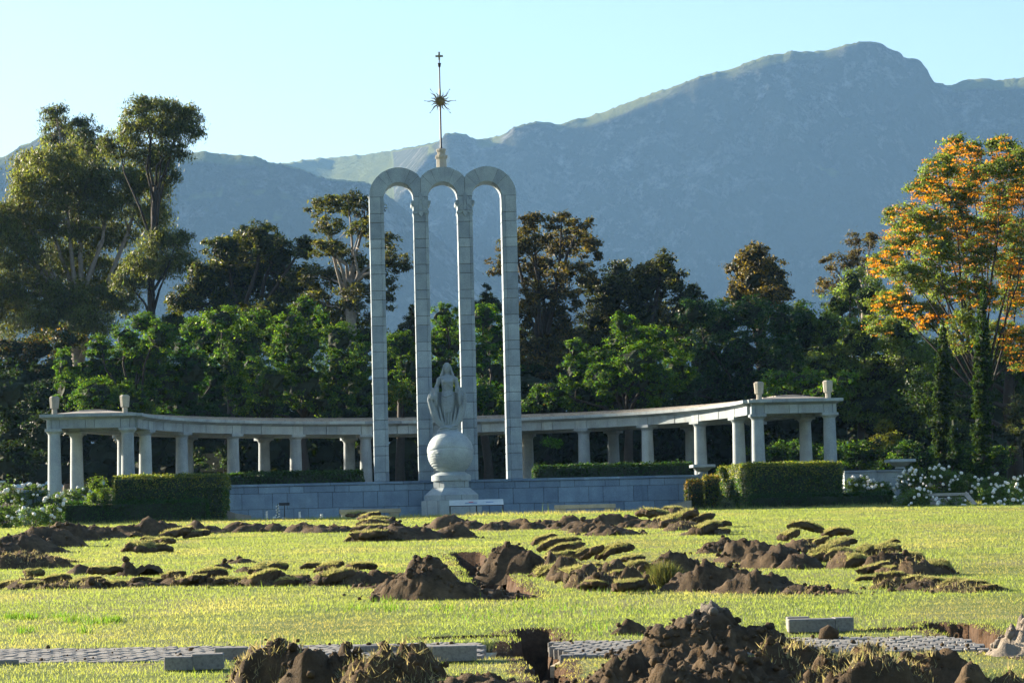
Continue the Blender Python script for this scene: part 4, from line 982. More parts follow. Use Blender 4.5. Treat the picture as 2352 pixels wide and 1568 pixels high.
GUMC = (.115, .135, .05); GUMT = (.16, .18, .05)
tree('gum_tree', 'huge spreading gum tree filling the left side, with pale bare limbs', 150,
     [(75, 395, 45, 50), (120, 370, 55, 40), (180, 400, 60, 45), (60, 440, 30, 55), (235, 410, 45, 40), (150, 450, 60, 45), (250, 470, 55, 40), (330, 440, 60, 45), (350, 500, 38, 45), (300, 400, 40, 30), (40, 500, 60, 45), (10, 560, 40, 60), (110, 520, 55, 35), (190, 540, 60, 35), (270, 540, 45, 30), (60, 590, 55, 45), (140, 600, 50, 40), (210, 620, 55, 45), (60, 660, 60, 45), (150, 680, 60, 45), (240, 690, 45, 40), (20, 720, 50, 50), (100, 740, 55, 40), (200, 745, 60, 40), (-40, 520, 60, 70), (-50, 680, 70, 80), (300, 620, 34, 30), (290, 690, 30, 30)],
     185, .15, .28, 1.85, GUMC, LEAFG, .42, GUMBARK, fork=(182, 660), clump=.5, droop=.6, warm=.22, warmc=GUMT, upn=.1, limb=1.1, inner=False)
tree('gum_tree', 'tall gum tree with a dark crown highest on the left skyline', 143,
     [(325, 255, 38, 30), (375, 250, 40, 28), (425, 270, 36, 32), (440, 300, 26, 26), (350, 290, 45, 25), (400, 300, 40, 25), (300, 300, 26, 34), (270, 330, 38, 32), (395, 345, 34, 22), (360, 370, 38, 25), (330, 350, 34, 25), (382, 400, 26, 26), (360, 560, 38, 35), (410, 550, 36, 30), (425, 600, 30, 25), (380, 610, 42, 26), (330, 600, 36, 30), (300, 640, 40, 30)],
     344, .14, .28, 1.7, (.08, .10, .038), LEAFG, .22, BARK, fork=(358, 430), clump=.5, droop=.6, warm=.16, warmc=GUMT, upn=.1, limb=.9, inner=False)
tree('gum_tree', 'slender gum tree rising behind the left gum with two small grey green heads', 156,
     [(125, 262, 26, 24), (140, 290, 30, 28), (115, 310, 24, 20), (190, 290, 30, 24), (205, 320, 34, 28), (230, 350, 36, 28), (165, 340, 30, 24)],
     160, .15, .28, 1.6, (.08, .10, .045), LEAFG, .3, GUMBARK, fork=(165, 420), clump=.45, droop=.6, warm=.08, warmc=GUMT, upn=.1, inner=False)
tree('broadleaf_tree', 'dense dark rounded tree between the gums and the airy tree', 138,
     [(600, 555, 48, 42), (520, 575, 48, 42), (640, 590, 45, 40), (560, 560, 40, 36), (475, 640, 50, 45), (560, 640, 70, 55), (650, 660, 60, 50), (430, 690, 45, 35), (520, 700, 60, 40), (620, 720, 60, 40), (690, 640, 36, 40), (700, 570, 30, 26)],
     570, .13, .42, 1.7, (.045, .06, .018), LEAFG, .4, fork=(570, 760), warm=.16, warmc=(.12, .12, .02))
tree('broadleaf_tree', 'airy tall tree with visible pale branches beside the left pier', 133,
     [(745, 480, 42, 26), (800, 468, 44, 22), (840, 480, 32, 26), (760, 520, 40, 20), (830, 530, 40, 24), (880, 560, 34, 26), (745, 570, 44, 22), (800, 590, 34, 20), (905, 600, 32, 24), (925, 620, 22, 20), (860, 620, 44, 22), (890, 660, 26, 26), (740, 640, 52, 30), (820, 680, 50, 28), (890, 700, 20, 18), (720, 700, 44, 34), (790, 730, 60, 34)],
     806, .125, .4, 1.4, (.06, .07, .025), LEAFG, .3, GUMBARK, fork=(800, 640), warm=.18, warmc=(.15, .14, .03), inner=False, limb=.8)
tree('broadleaf_tree', 'loose olive brown tree to the right of the arches', 134,
     [(1225, 515, 36, 24), (1290, 515, 34, 22), (1335, 520, 30, 22), (1215, 560, 45, 28), (1300, 560, 60, 30), (1355, 575, 28, 34), (1180, 560, 30, 30), (1145, 610, 26, 26), (1230, 620, 55, 30), (1310, 630, 50, 30), (1240, 680, 60, 35), (1320, 690, 30, 28), (1220, 740, 45, 45), (1290, 750, 40, 45), (1240, 820, 50, 50), (1200, 870, 40, 40), (1290, 840, 45, 45)],
     1248, .13, .42, 1.5, (.06, .058, .024), LEAFG, .4, fork=(1246, 740), warm=.25, warmc=(.15, .11, .03), inner=False, limb=.8)
tree('broadleaf_tree', 'dark bronze tree mass with an uneven top, centre right', 137,
     [(1425, 635, 42, 38), (1405, 680, 55, 50), (1480, 660, 50, 45), (1525, 615, 30, 36), (1545, 640, 30, 36), (1500, 640, 34, 34), (1580, 690, 40, 40), (1470, 730, 70, 50), (1380, 740, 50, 50), (1560, 740, 60, 45), (1360, 650, 28, 26), (1370, 820, 60, 60), (1470, 820, 60, 50)],
     1470, .13, .42, 1.3, (.034, .042, .016), LEAFG, .4, fork=(1470, 790), warm=.22, warmc=(.11, .115, .03))
tree('broadleaf_tree', 'round headed bronze green tree standing alone against the mountain', 141,
     [(1735, 585, 38, 28), (1705, 620, 32, 40), (1760, 620, 38, 40), (1790, 665, 32, 40), (1720, 670, 44, 40), (1765, 690, 40, 34), (1690, 680, 22, 24), (1740, 640, 45, 45)],
     1745, .12, .45, 1.4, (.035, .035, .014), LEAFG, .35, fork=(1745, 720), warm=.4, warmc=(.15, .11, .025))
tree('broadleaf_tree', 'thin grey brown tree top with bare twigs left of the orange flowering tree', 132,
     [(1975, 570, 38, 30), (2000, 555, 26, 20), (1935, 605, 40, 22), (1905, 600, 20, 14), (1900, 660, 24, 24), (1980, 620, 36, 30), (1930, 660, 40, 30)],
     1985, .11, .42, .85, (.075, .066, .04), LEAF, .22, GUMBARK, fork=(1985, 680), inner=False, warm=.15, warmc=(.12, .08, .03))
# darker trees that close the belt behind
tree('broadleaf_tree', 'mid green tree low behind the dark rounded tree, left of the arches', 146, [(400, 740, 44, 34), (460, 760, 50, 40), (520, 770, 50, 40), (380, 790, 50, 40), (650, 770, 60, 40), (580, 790, 60, 40)], 470, .15, .42, 1.1, (.045, .075, .022), LEAFG, .3, fork=(470, 800), warm=.15, warmc=(.12, .13, .03))
tree('broadleaf_tree', 'olive tree filling the gap low between the gum and the airy tree', 147, [(690, 720, 50, 34), (760, 760, 60, 40), (840, 780, 50, 40), (880, 800, 44, 34)], 770, .15, .42, 1.1, (.04, .06, .02), LEAFG, .3, fork=(770, 800), warm=.15, warmc=(.12, .13, .03))
tree('broadleaf_tree', 'dark green tree low behind the loose olive tree, right of the arches', 146, [(1190, 800, 50, 40), (1260, 790, 60, 44), (1340, 780, 60, 44), (1200, 870, 60, 44), (1330, 850, 60, 50)], 1270, .15, .42, 1.2, (.03, .05, .018), LEAFG, .3, fork=(1270, 830), warm=.15, warmc=(.10, .11, .03))
tree('broadleaf_tree', 'mid green tree rising between the round bronze tree and the grey brown top', 144, [(1835, 730, 34, 34), (1870, 760, 40, 44), (1650, 760, 50, 40), (1560, 790, 50, 40), (1900, 800, 50, 50), (1830, 820, 60, 50)], 1850, .15, .42, 1.1, (.05, .08, .025), LEAFG, .3, fork=(1850, 820), warm=.2, warmc=(.12, .15, .03))
tree('broadleaf_tree', 'mid green tree behind the trunks of the orange flowering tree', 140, [(2080, 800, 50, 50), (2150, 820, 60, 50), (2230, 840, 60, 50), (2310, 860, 60, 50), (2120, 900, 70, 50), (2260, 920, 70, 50)], 2180, .15, .42, 1.1, (.055, .085, .025), LEAFG, .3, fork=(2180, 880), warm=.2, warmc=(.12, .15, .03))
# conifers and bright shrubs in front
CB_ = (.05, .12, .02)
def conifer(label, d, lobes, base, c=CB_, **kw):
    a = dict(leaf=.08, asp=.45, cover=1.2, matl=CONIF, clump=.2, upn=.9, trunk=.2, warm=.3, warmc=(.12, .19, .02)); a.update(kw)
    return tree('conifer', label, d, lobes, base, colr=c, **a)
conifer('bushy bright green conifer behind the left pavilion', 121, [(330, 745, 42, 26), (365, 770, 36, 40), (290, 780, 34, 40), (340, 820, 55, 55), (280, 850, 55, 60), (230, 800, 30, 34), (215, 850, 45, 45), (150, 840, 26, 40), (160, 900, 38, 50), (220, 910, 55, 45), (300, 920, 55, 45), (380, 880, 50, 60), (130, 940, 24, 34), (250, 960, 70, 30)], 290)
conifer('darker green conifer leaning against the bright one on the left', 123, [(420, 800, 30, 34), (440, 850, 50, 50), (470, 900, 45, 50), (420, 920, 60, 50), (490, 860, 26, 40), (360, 960, 60, 30), (460, 960, 60, 30)], 430, c=(.02, .062, .014), warm=.1, warmc=(.04, .1, .015))
conifer('yellow green leafy tree between the two left conifers', 126, [(450, 750, 36, 24), (510, 735, 42, 30), (480, 790, 50, 34), (560, 780, 50, 40), (540, 840, 60, 50), (590, 740, 36, 30)], 520, c=(.055, .125, .018), leaf=.09, matl=LEAF, clump=.28)
conifer('tall bright green conifer with feathery tip left of the arches', 120, [(700, 710, 28, 30), (670, 750, 34, 40), (730, 750, 40, 40), (690, 800, 60, 50), (780, 780, 44, 40), (640, 810, 30, 50), (620, 880, 55, 50), (700, 880, 60, 60), (790, 850, 55, 55), (580, 850, 30, 34), (830, 830, 24, 60), (760, 920, 60, 40), (600, 940, 60, 34), (820, 900, 34, 50), (550, 900, 30, 50)], 700, c=(.04, .10, .02))
conifer('green conifer seen between the first and second pier', 124, [(920, 795, 40, 34), (900, 850, 34, 50), (940, 860, 34, 50), (920, 910, 60, 40)], 920, c=(.045, .11, .02))
conifer('bright green conifer seen behind the statue', 124, [(1020, 730, 34, 34), (1010, 790, 44, 44), (1040, 780, 30, 60), (1020, 860, 50, 55), (1000, 910, 50, 40)], 1020, c=(.055, .13, .02))
conifer('deep green conifer seen between the third and fourth pier', 125, [(1110, 730, 40, 38), (1130, 780, 42, 50), (1100, 830, 40, 50), (1140, 870, 45, 55), (1100, 920, 60, 40)], 1120, c=(.03, .10, .015))
conifer('bright green layered conifer right of the arches', 118, [(1435, 745, 34, 26), (1460, 780, 44, 34), (1510, 770, 44, 20), (1420, 800, 36, 40), (1470, 830, 60, 44), (1535, 800, 34, 30), (1320, 800, 22, 26), (1370, 830, 44, 34), (1330, 850, 44, 40), (1400, 870, 60, 40), (1500, 880, 60, 40), (1340, 910, 60, 34), (1450, 925, 70, 34), (1560, 850, 36, 50), (1275, 900, 34, 22)], 1440, c=(.05, .12, .02))
conifer('dark blue green tree filling the space behind the right wing', 126, [(1650, 740, 60, 44), (1720, 720, 55, 40), (1790, 745, 45, 45), (1600, 720, 45, 34), (1620, 820, 60, 60), (1700, 820, 70, 60), (1790, 830, 50, 60), (1650, 900, 80, 50), (1760, 900, 70, 50), (1570, 900, 50, 50), (1850, 760, 30, 60)], 1700, c=(.022, .062, .018), leaf=.1, matl=LEAFG, clump=.32, warm=.12, warmc=(.09, .14, .03))
conifer('light green leafy tree right of the dark tree behind the pavilion', 128, [(1955, 650, 34, 34), (1930, 700, 45, 40), (2000, 690, 50, 45), (1900, 760, 45, 50), (1980, 780, 60, 55), (2060, 760, 50, 50), (1930, 850, 60, 55), (2030, 850, 70, 60), (2100, 830, 60, 60), (2000, 930, 80, 50), (2100, 930, 70, 60), (1880, 850, 36, 44)], 1980, c=(.14, .20, .055), leaf=.1, matl=LEAFG, clump=.32, warm=.2, warmc=(.10, .16, .03))
conifer('low vivid green shrub over the roof of the right pavilion', 117, [(1790, 870, 40, 20), (1850, 875, 50, 24), (1900, 900, 44, 24), (1810, 905, 60, 22), (1940, 880, 30, 30)], 1850, c=(.07, .17, .02), leaf=.09, matl=LEAFG, clump=.28)
for px, py, h_, lb in ((1118, 655, 60, 'small dark pine tip seen between the third and fourth pier'), (948, 700, 90, 'dark ragged pine seen between the first and second pier'), (918, 750, 40, 'lowest dark pine seen beside the left pier')):
    tree('pine_tree', lb, 142, [(px, py + 8, 6, 10), (px, py + 20, 13, 7), (px + 3, py + 32, 20, 7), (px - 3, py + 46, 27, 9), (px, py + h_ * .8, 32, 18), (px, py + h_, 36, 26)], px, .1, .25, 1.6, (.018, .032, .018), CONIF, .15, inner=False, clump=.25, dj=.3)
# silky oak with orange blossom
ok_l = [(2190, 345, 34, 30), (2230, 350, 26, 26), (2300, 345, 30, 34), (2345, 370, 34, 34), (2160, 395, 44, 34), (2230, 400, 44, 34), (2300, 400, 44, 34), (2130, 440, 44, 34), (2200, 450, 50, 34), (2290, 460, 50, 34), (2360, 440, 44, 50), (2070, 500, 34, 34), (2120, 510, 50, 34), (2200, 520, 50, 40), (2290, 530, 50, 40), (2350, 540, 44, 44), (2070, 560, 44, 36), (2150, 580, 55, 40), (2240, 590, 50, 40), (2330, 610, 50, 44), (2030, 610, 34, 30), (2090, 640, 50, 40), (2170, 660, 50, 36), (2250, 680, 50, 40), (2340, 690, 50, 50), (2050, 700, 50, 34), (2130, 730, 50, 34), (2210, 760, 50, 40), (2300, 780, 50, 44), (2360, 800, 50, 60), (2020, 750, 30, 24)]
ok_l = [(a, b, c_ * 1.0, d_ * 1.0) for a, b, c_, d_ in ok_l]
ok = tree('silky_oak', 'tall tree covered in orange blossom along the right edge', 112, ok_l, 2268, .095, .4, 1.75, (.13, .175, .04), LEAF, .3, fork=(2262, 880), clump=.3, inner=False, warm=.15, warmc=(.17, .22, .05), limb=.5, nlimb=26, dj=2.6)
tree('broadleaf_tree', 'leafy tree with dark trunks behind the two cypresses', 118, [(2290, 830, 50, 50), (2350, 860, 50, 60), (2200, 850, 50, 50), (2330, 930, 50, 50), (2130, 900, 50, 60), (2200, 960, 60, 50), (2370, 990, 50, 40)], 2330, .1, .42, .9, (.04, .075, .02), LEAFG, .3, fork=(2320, 850), inner=False)
C = []
for px, py, rx, ry in ok_l:
    k = int(25 * rx * ry / 1000 * (1.5 if py < 620 else .9)); dd = 112 + RNG.normal(size=k) * 1.6
    for q in range(k):
        p = W(px + np.clip(RNG.normal(), -1.5, 1.5) * rx * .55, py + np.clip(RNG.normal(), -1.5, 1.5) * ry * .55, dd[q]); C.append(p)
C = np.array(C)
base = ok.location; m_ = 11; idx = np.repeat(np.arange(len(C)), m_)
off = RNG.normal(size=(len(idx), 3)) * [.10, .10, .02]; Cc = C[idx] + off - np.array(base)
Vv, Fq = diamonds(Cc, .05 * (.6 + .8 * RNG.random(len(Cc))), .5, RNG.normal(size=Cc.shape) + [0, 0, .6])
bl_ = obj('blossom', npmesh('blossom', Vv, [Fq], [PETALS], col=leafcolors(len(Cc), (.60, .29, .02), .3)), ok); bl_['kind'] = 'stuff'
# cypresses
def cypress(label, px, pt, pb, wpx, d, c):
    lob = []
    n = 16; s = F / d
    for i in range(n):
        t = i / (n - 1); y = pt + (pb - pt) * t; r = wpx * (.16 + .84 * min(1, t * 2.2) ** .8) * (1 - .25 * max(0, t - .8) * 5)
        lob.append((px + random.uniform(-2, 2) + 0 * t, y, r, (pb - pt) / n * .9, random.uniform(-.2, .2)))
    return tree('cypress', label, d, lob, px, .05, .4, 3.0, c, CONIF, .12, depthr=.8, clump=.10, upn=1.2, fork=(px, pb - 60), warm=.25, warmc=(.07, .12, .012), nlimb=0)
cypress('shorter slim cypress left of the taller one behind the roses', 2166, 752, 1078, 23, 103, (.015, .036, .01))
cypress('taller slim cypress by the right edge of the picture', 2257, 686, 1108, 24, 101.5, (.02, .05, .011))
tree('cypress', 'young cypress shoot at the foot of the shorter cypress', 102.4, [(2190, 975, 6, 22, 0), (2190, 1010, 11, 26, 0), (2192, 1050, 15, 30, 0)], 2192, .05, .4, 1.9, (.02, .045, .012), CONIF, .06, clump=.14, depthr=.6, nlimb=0)
# dark understory behind the colonnade, hedge row on the right
def undergrowth(name, label, blobs, d, leaf, colr, cover=1.1, matl=None, **kw):
    lob = []
    for px, py, rx, ry, *e in blobs:
        dd = d + random.uniform(-1.5, 1.5) + (e[0] if e else 0); p = W(px, py, dd); s = F / dd; lob.append((p.x, p.y, p.z, rx / s, rx / s * .6, ry / s))
    t = thing(name, label, 'shrub', (0, d, 0)); crown_leaves(lob, leaf, .45, cover, colr, matl or LEAF, t, origin=(0, d, 0), name='foliage', **kw); return t
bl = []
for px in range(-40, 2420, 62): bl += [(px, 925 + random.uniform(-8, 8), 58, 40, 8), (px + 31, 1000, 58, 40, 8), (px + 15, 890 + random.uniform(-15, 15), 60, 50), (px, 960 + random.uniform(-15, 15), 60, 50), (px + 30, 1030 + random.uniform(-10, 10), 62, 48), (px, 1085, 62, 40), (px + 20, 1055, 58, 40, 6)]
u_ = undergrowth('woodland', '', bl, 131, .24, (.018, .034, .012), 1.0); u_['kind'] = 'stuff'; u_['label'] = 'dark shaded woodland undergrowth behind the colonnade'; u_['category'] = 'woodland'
undergrowth('shrub', 'dark leafy shrub mass at the far left behind the left pavilion', [(20, 900, 60, 50), (90, 920, 50, 50), (40, 980, 70, 50), (100, 1000, 50, 50), (30, 1060, 70, 45), (-30, 940, 50, 80)], 113, .12, (.022, .042, .016), 1.1, LEAFG)
undergrowth('shrub', 'rough olive shrub above the dark shrubs under the left gum', [(20, 800, 60, 30), (90, 800, 50, 34), (150, 780, 44, 30), (60, 850, 60, 28), (120, 850, 50, 28), (-30, 830, 50, 40)], 132, .11, (.05, .065, .02), 1.1, LEAFG, warm=.2, warmc=(.16, .10, .03))
undergrowth('shrub', 'clipped green shrub row behind the right pavilion and the cypresses', [(px, 1048 + random.uniform(-5, 5), 34, 30) for px in range(1745, 2300, 42)], 108, .08, (.035, .085, .02), 1.5, LEAF, warm=.2, warmc=(.10, .16, .02))
undergrowth('shrub', 'small yellowish sunlit bush left of the shorter cypress', [(2030, 985, 22, 18), (2050, 1005, 18, 16), (2015, 1015, 16, 18)], 110, .06, (.13, .14, .018), 1.5, LEAF)
undergrowth('shrub', 'grey green bush at the right edge behind the roses', [(2340, 960, 34, 44), (2360, 1010, 34, 40), (2320, 1000, 20, 24)], 112, .09, (.075, .09, .045), 1.1, LEAF)
undergrowth('shrub', 'bright sprig of conifer leaves seen between the columns right of the arches', [(1268, 1015, 13, 9), (1280, 1022, 9, 8)], 112, .07, (.07, .19, .02), 1.4, CONIF, inner=False)
undergrowth('shrub', 'sunlit yellow green bush beside the roses left of the tall hedge', [(222, 1118, 15, 20), (240, 1140, 18, 20), (215, 1142, 12, 18)], 97.9, .05, (.11, .18, .02), 1.6, LEAF)
undergrowth('shrub', 'round box ball before the right end of the low hedge', [(1745, 1160, 20, 26)], 96.9, .04, (.03, .075, .016), 2.2, LEAF, inner=True)
undergrowth('shrub', 'small silvery bush at the foot of the right hedges', [(1670, 1165, 14, 18)], 98.2, .04, (.12, .14, .09), 1.6, LEAF)
undergrowth('shrub', 'leafy green bush with red tips right of the fourth pier', [(1245, 905, 26, 22), (1220, 925, 22, 20), (1275, 920, 26, 24)], 117, .08, (.06, .13, .02), 1.5, LEAF, warm=.04, warmc=(.15, .08, .03))
undergrowth('shrub', 'sunlit bush low between the first two piers', [(905, 890, 26, 14), (890, 915, 30, 24), (930, 905, 26, 20)], 117, .07, (.06, .12, .02), 1.5, LEAF, warm=.3, warmc=(.16, .15, .02))
def strappy(label, spots, d, colr, h=.35):
    X, Y, = [], []
    for px, k, sp in spots:
        c_ = W(px, 1170, d).x; X.append(c_ + RNG.normal(size=k) * sp * d / F); Y.append(d + RNG.normal(size=k) * .25)
    x, y = np.concatenate(X), np.concatenate(Y); z = np.full(len(x), 2.42 if d > 98 else gz(d) - .05)
    o = blades(x, y, z, h * (.6 + .6 * RNG.random(len(x))) * 1.8, .03 * np.ones(len(x)), .9, leafcolors(len(x), colr, .3), 'border_plants', GRASS); tag(o, label, 'plants', kind='stuff')
strappy('strap leaved green border plants at the foot of the right hedge', [(1560, 120, 24), (1600, 140, 24), (1640, 120, 20), (1690, 70, 14)], 98.1, (.05, .14, .02))
strappy('dark strap leaved plants beside the roses behind the left low hedge', [(190, 120, 16)], 97.9, (.05, .12, .02), .4)
strappy('dark strap leaved plants right of the tall right hedge', [(1950, 160, 20)], 98.6, (.02, .05, .02), .7)
strappy('long green strap leaved plants behind the right rose bushes', [(2240, 200, 30), (2300, 220, 30), (2345, 160, 24)], 99, (.06, .12, .03), .8)
undergrowth('shrub', 'dark leafy branches hanging before the cream wall behind the left columns', [(512, 1040, 14, 16), (455, 1040, 14, 20), (520, 1062, 12, 12), (470, 1070, 20, 8)], 120, .09, (.03, .055, .02), 1.3, LEAF)
# white foxglove like flowers at the wall foot
t = thing('white_flowers', 'white flower spikes beside the small black plaque at the wall foot', 'flowers', (W(638, 1178, 97.7).x, 97.7, gz(97) - .3))
fl = MB(); lf = MB()
for dx_, h_, w_ in ((0, .72, .07), (-.38, .5, .02), (.75, .45, .02), (-.12, .3, .05), (.2, .26, .05), (1.5, .35, .03)):
    lf.tube([(dx_, 0, 0), (dx_, 0, h_ + .12)], .012, 5)
    for q in range(14):
        a_ = q * 2.4; z_ = .2 + (h_ - .2) * q / 14; r_ = w_ * (1 - .5 * q / 14); fl.box((dx_ + r_ * math.cos(a_), r_ * math.sin(a_), z_ + .1), (.045, .045, .04), a_)
        lf.box((dx_ + .06 * math.cos(a_), .06 * math.sin(a_), .05 + .3 * q / 14), (.09, .02, .02), a_)
fl.obj('flower_head', PETAL, t); lf.obj('stem', plain('stem_green', (.06, .12, .03)), t)

# rose bushes: leafy mound with white roses as parts
rb = MB(); 
ico = []
phi = (1 + 5 ** .5) / 2
for a in ((-1, phi, 0), (1, phi, 0), (-1, -phi, 0), (1, -phi, 0), (0, -1, phi), (0, 1, phi), (0, -1, -phi), (0, 1, -phi), (phi, 0, -1), (phi, 0, 1), (-phi, 0, -1), (-phi, 0, 1)): ico.append(Vector(a).normalized() * random.uniform(.85, 1.1))
rb.add([(v.x * .052, v.y * .052, v.z * .042) for v in ico], [(0, 11, 5), (0, 5, 1), (0, 1, 7), (0, 7, 10), (0, 10, 11), (1, 5, 9), (5, 11, 4), (11, 10, 2), (10, 7, 6), (7, 1, 8), (3, 9, 4), (3, 4, 2), (3, 2, 6), (3, 6, 8), (3, 8, 9), (4, 9, 5), (2, 4, 11), (6, 2, 10), (8, 6, 7), (9, 8, 1)])
rme = rb.mesh('rose', PETAL)
bushes = [(20, 1145, 30, 30, 96.5, 'with a ragged top at the left picture edge', 18), (75, 1140, 34, 26, 97.2, 'second from the left edge in the back row', 20), (125, 1158, 22, 26, 95.5, 'leaning on the left end of the low hedge', 12), (180, 1140, 34, 18, 98.4, 'behind the low hedge, left of the sunlit bush', 16), (15, 1190, 30, 26, 91.5, 'nearest to the camera at the left edge', 12), (75, 1190, 36, 24, 93, 'low and wide beside the dark soil ridge on the left', 12), (120, 1180, 20, 22, 94, 'small and bright, before the low hedge', 6),
          (1975, 1118, 34, 22, 99.5, 'under the low wall right of the tall hedge', 22), (2020, 1125, 30, 18, 99.3, 'between the low wall and the low hedge', 14), (2100, 1110, 34, 30, 99, 'tallest before the shorter cypress', 26), (2160, 1108, 40, 34, 98.5, 'between the two cypresses', 28), (2215, 1118, 30, 28, 98, 'at the foot of the taller cypress', 14), (2100, 1160, 46, 34, 94, 'at the right end of the low hedge, left of the steps', 26), (2190, 1172, 36, 30, 92.5, 'in front of the garden steps', 14), (2235, 1180, 30, 20, 92, 'right of the garden steps, low on the lawn edge', 6), (2300, 1150, 44, 36, 93, 'right of the sloping stringer', 30), (2320, 1178, 40, 26, 90.5, 'front row near the right edge', 14), (2350, 1130, 34, 36, 95, 'cut off by the right picture edge', 18), (2285, 1115, 34, 24, 97, 'under the strap leaves at the right', 10)]
for px, py, rx, ry, d, lb, nr in bushes:
    p = W(px, py, d); s = F / d; zb_ = 2.42 if d > 97.5 else gz(d)
    t = thing('rose_bush', 'white rose bush ' + lb, 'rose bush', (p.x, d, zb_), 0, 'white rose bushes')
    L = (p.x, d, p.z, rx / s, rx / s * .7, ry / s)
    crown_leaves([L, (p.x - L[3] * .4, d - .1, p.z - L[5] * .4, L[3] * .7, L[3] * .5, L[5] * .7), (p.x + L[3] * .45, d, p.z - L[5] * .35, L[3] * .65, L[3] * .5, L[5] * .75)], .045, .55, 1.5, (.085, .15, .035), LEAFG, t, clump=.2, name='foliage', origin=(p.x, d, zb_), warm=.1, warmc=(.12, .16, .03), inner=False)
    sb = MB()
    for q in range(9): sb.tube([(random.uniform(-.2, .2), 0, -.1), (random.uniform(-.4, .4) * L[3] * 1.5, random.uniform(-.2, .1), (p.z - zb_) + L[5] * random.uniform(.2, 1.1))], [.012, .006], 4)
    sb.obj('stem', BARK, t)
    for q in range(nr):
        a_ = random.uniform(0, math.pi * 2); u = random.uniform(-.35, 1); rr_ = math.sqrt(max(0, 1 - u * u)) 
        o = obj('rose', rme, t, (L[3] * rr_ * math.cos(a_) * 1.18, -abs(L[4] * rr_ * math.sin(a_)) * 1.4 * (1 if random.random() < .85 else -1) - .08, (p.z - zb_) + L[5] * u * 1.2))
        o.rotation_euler = (random.random() * 6, random.random() * 6, random.random() * 6); sc_ = random.uniform(.8, 1.5); o.scale = (sc_,) * 3

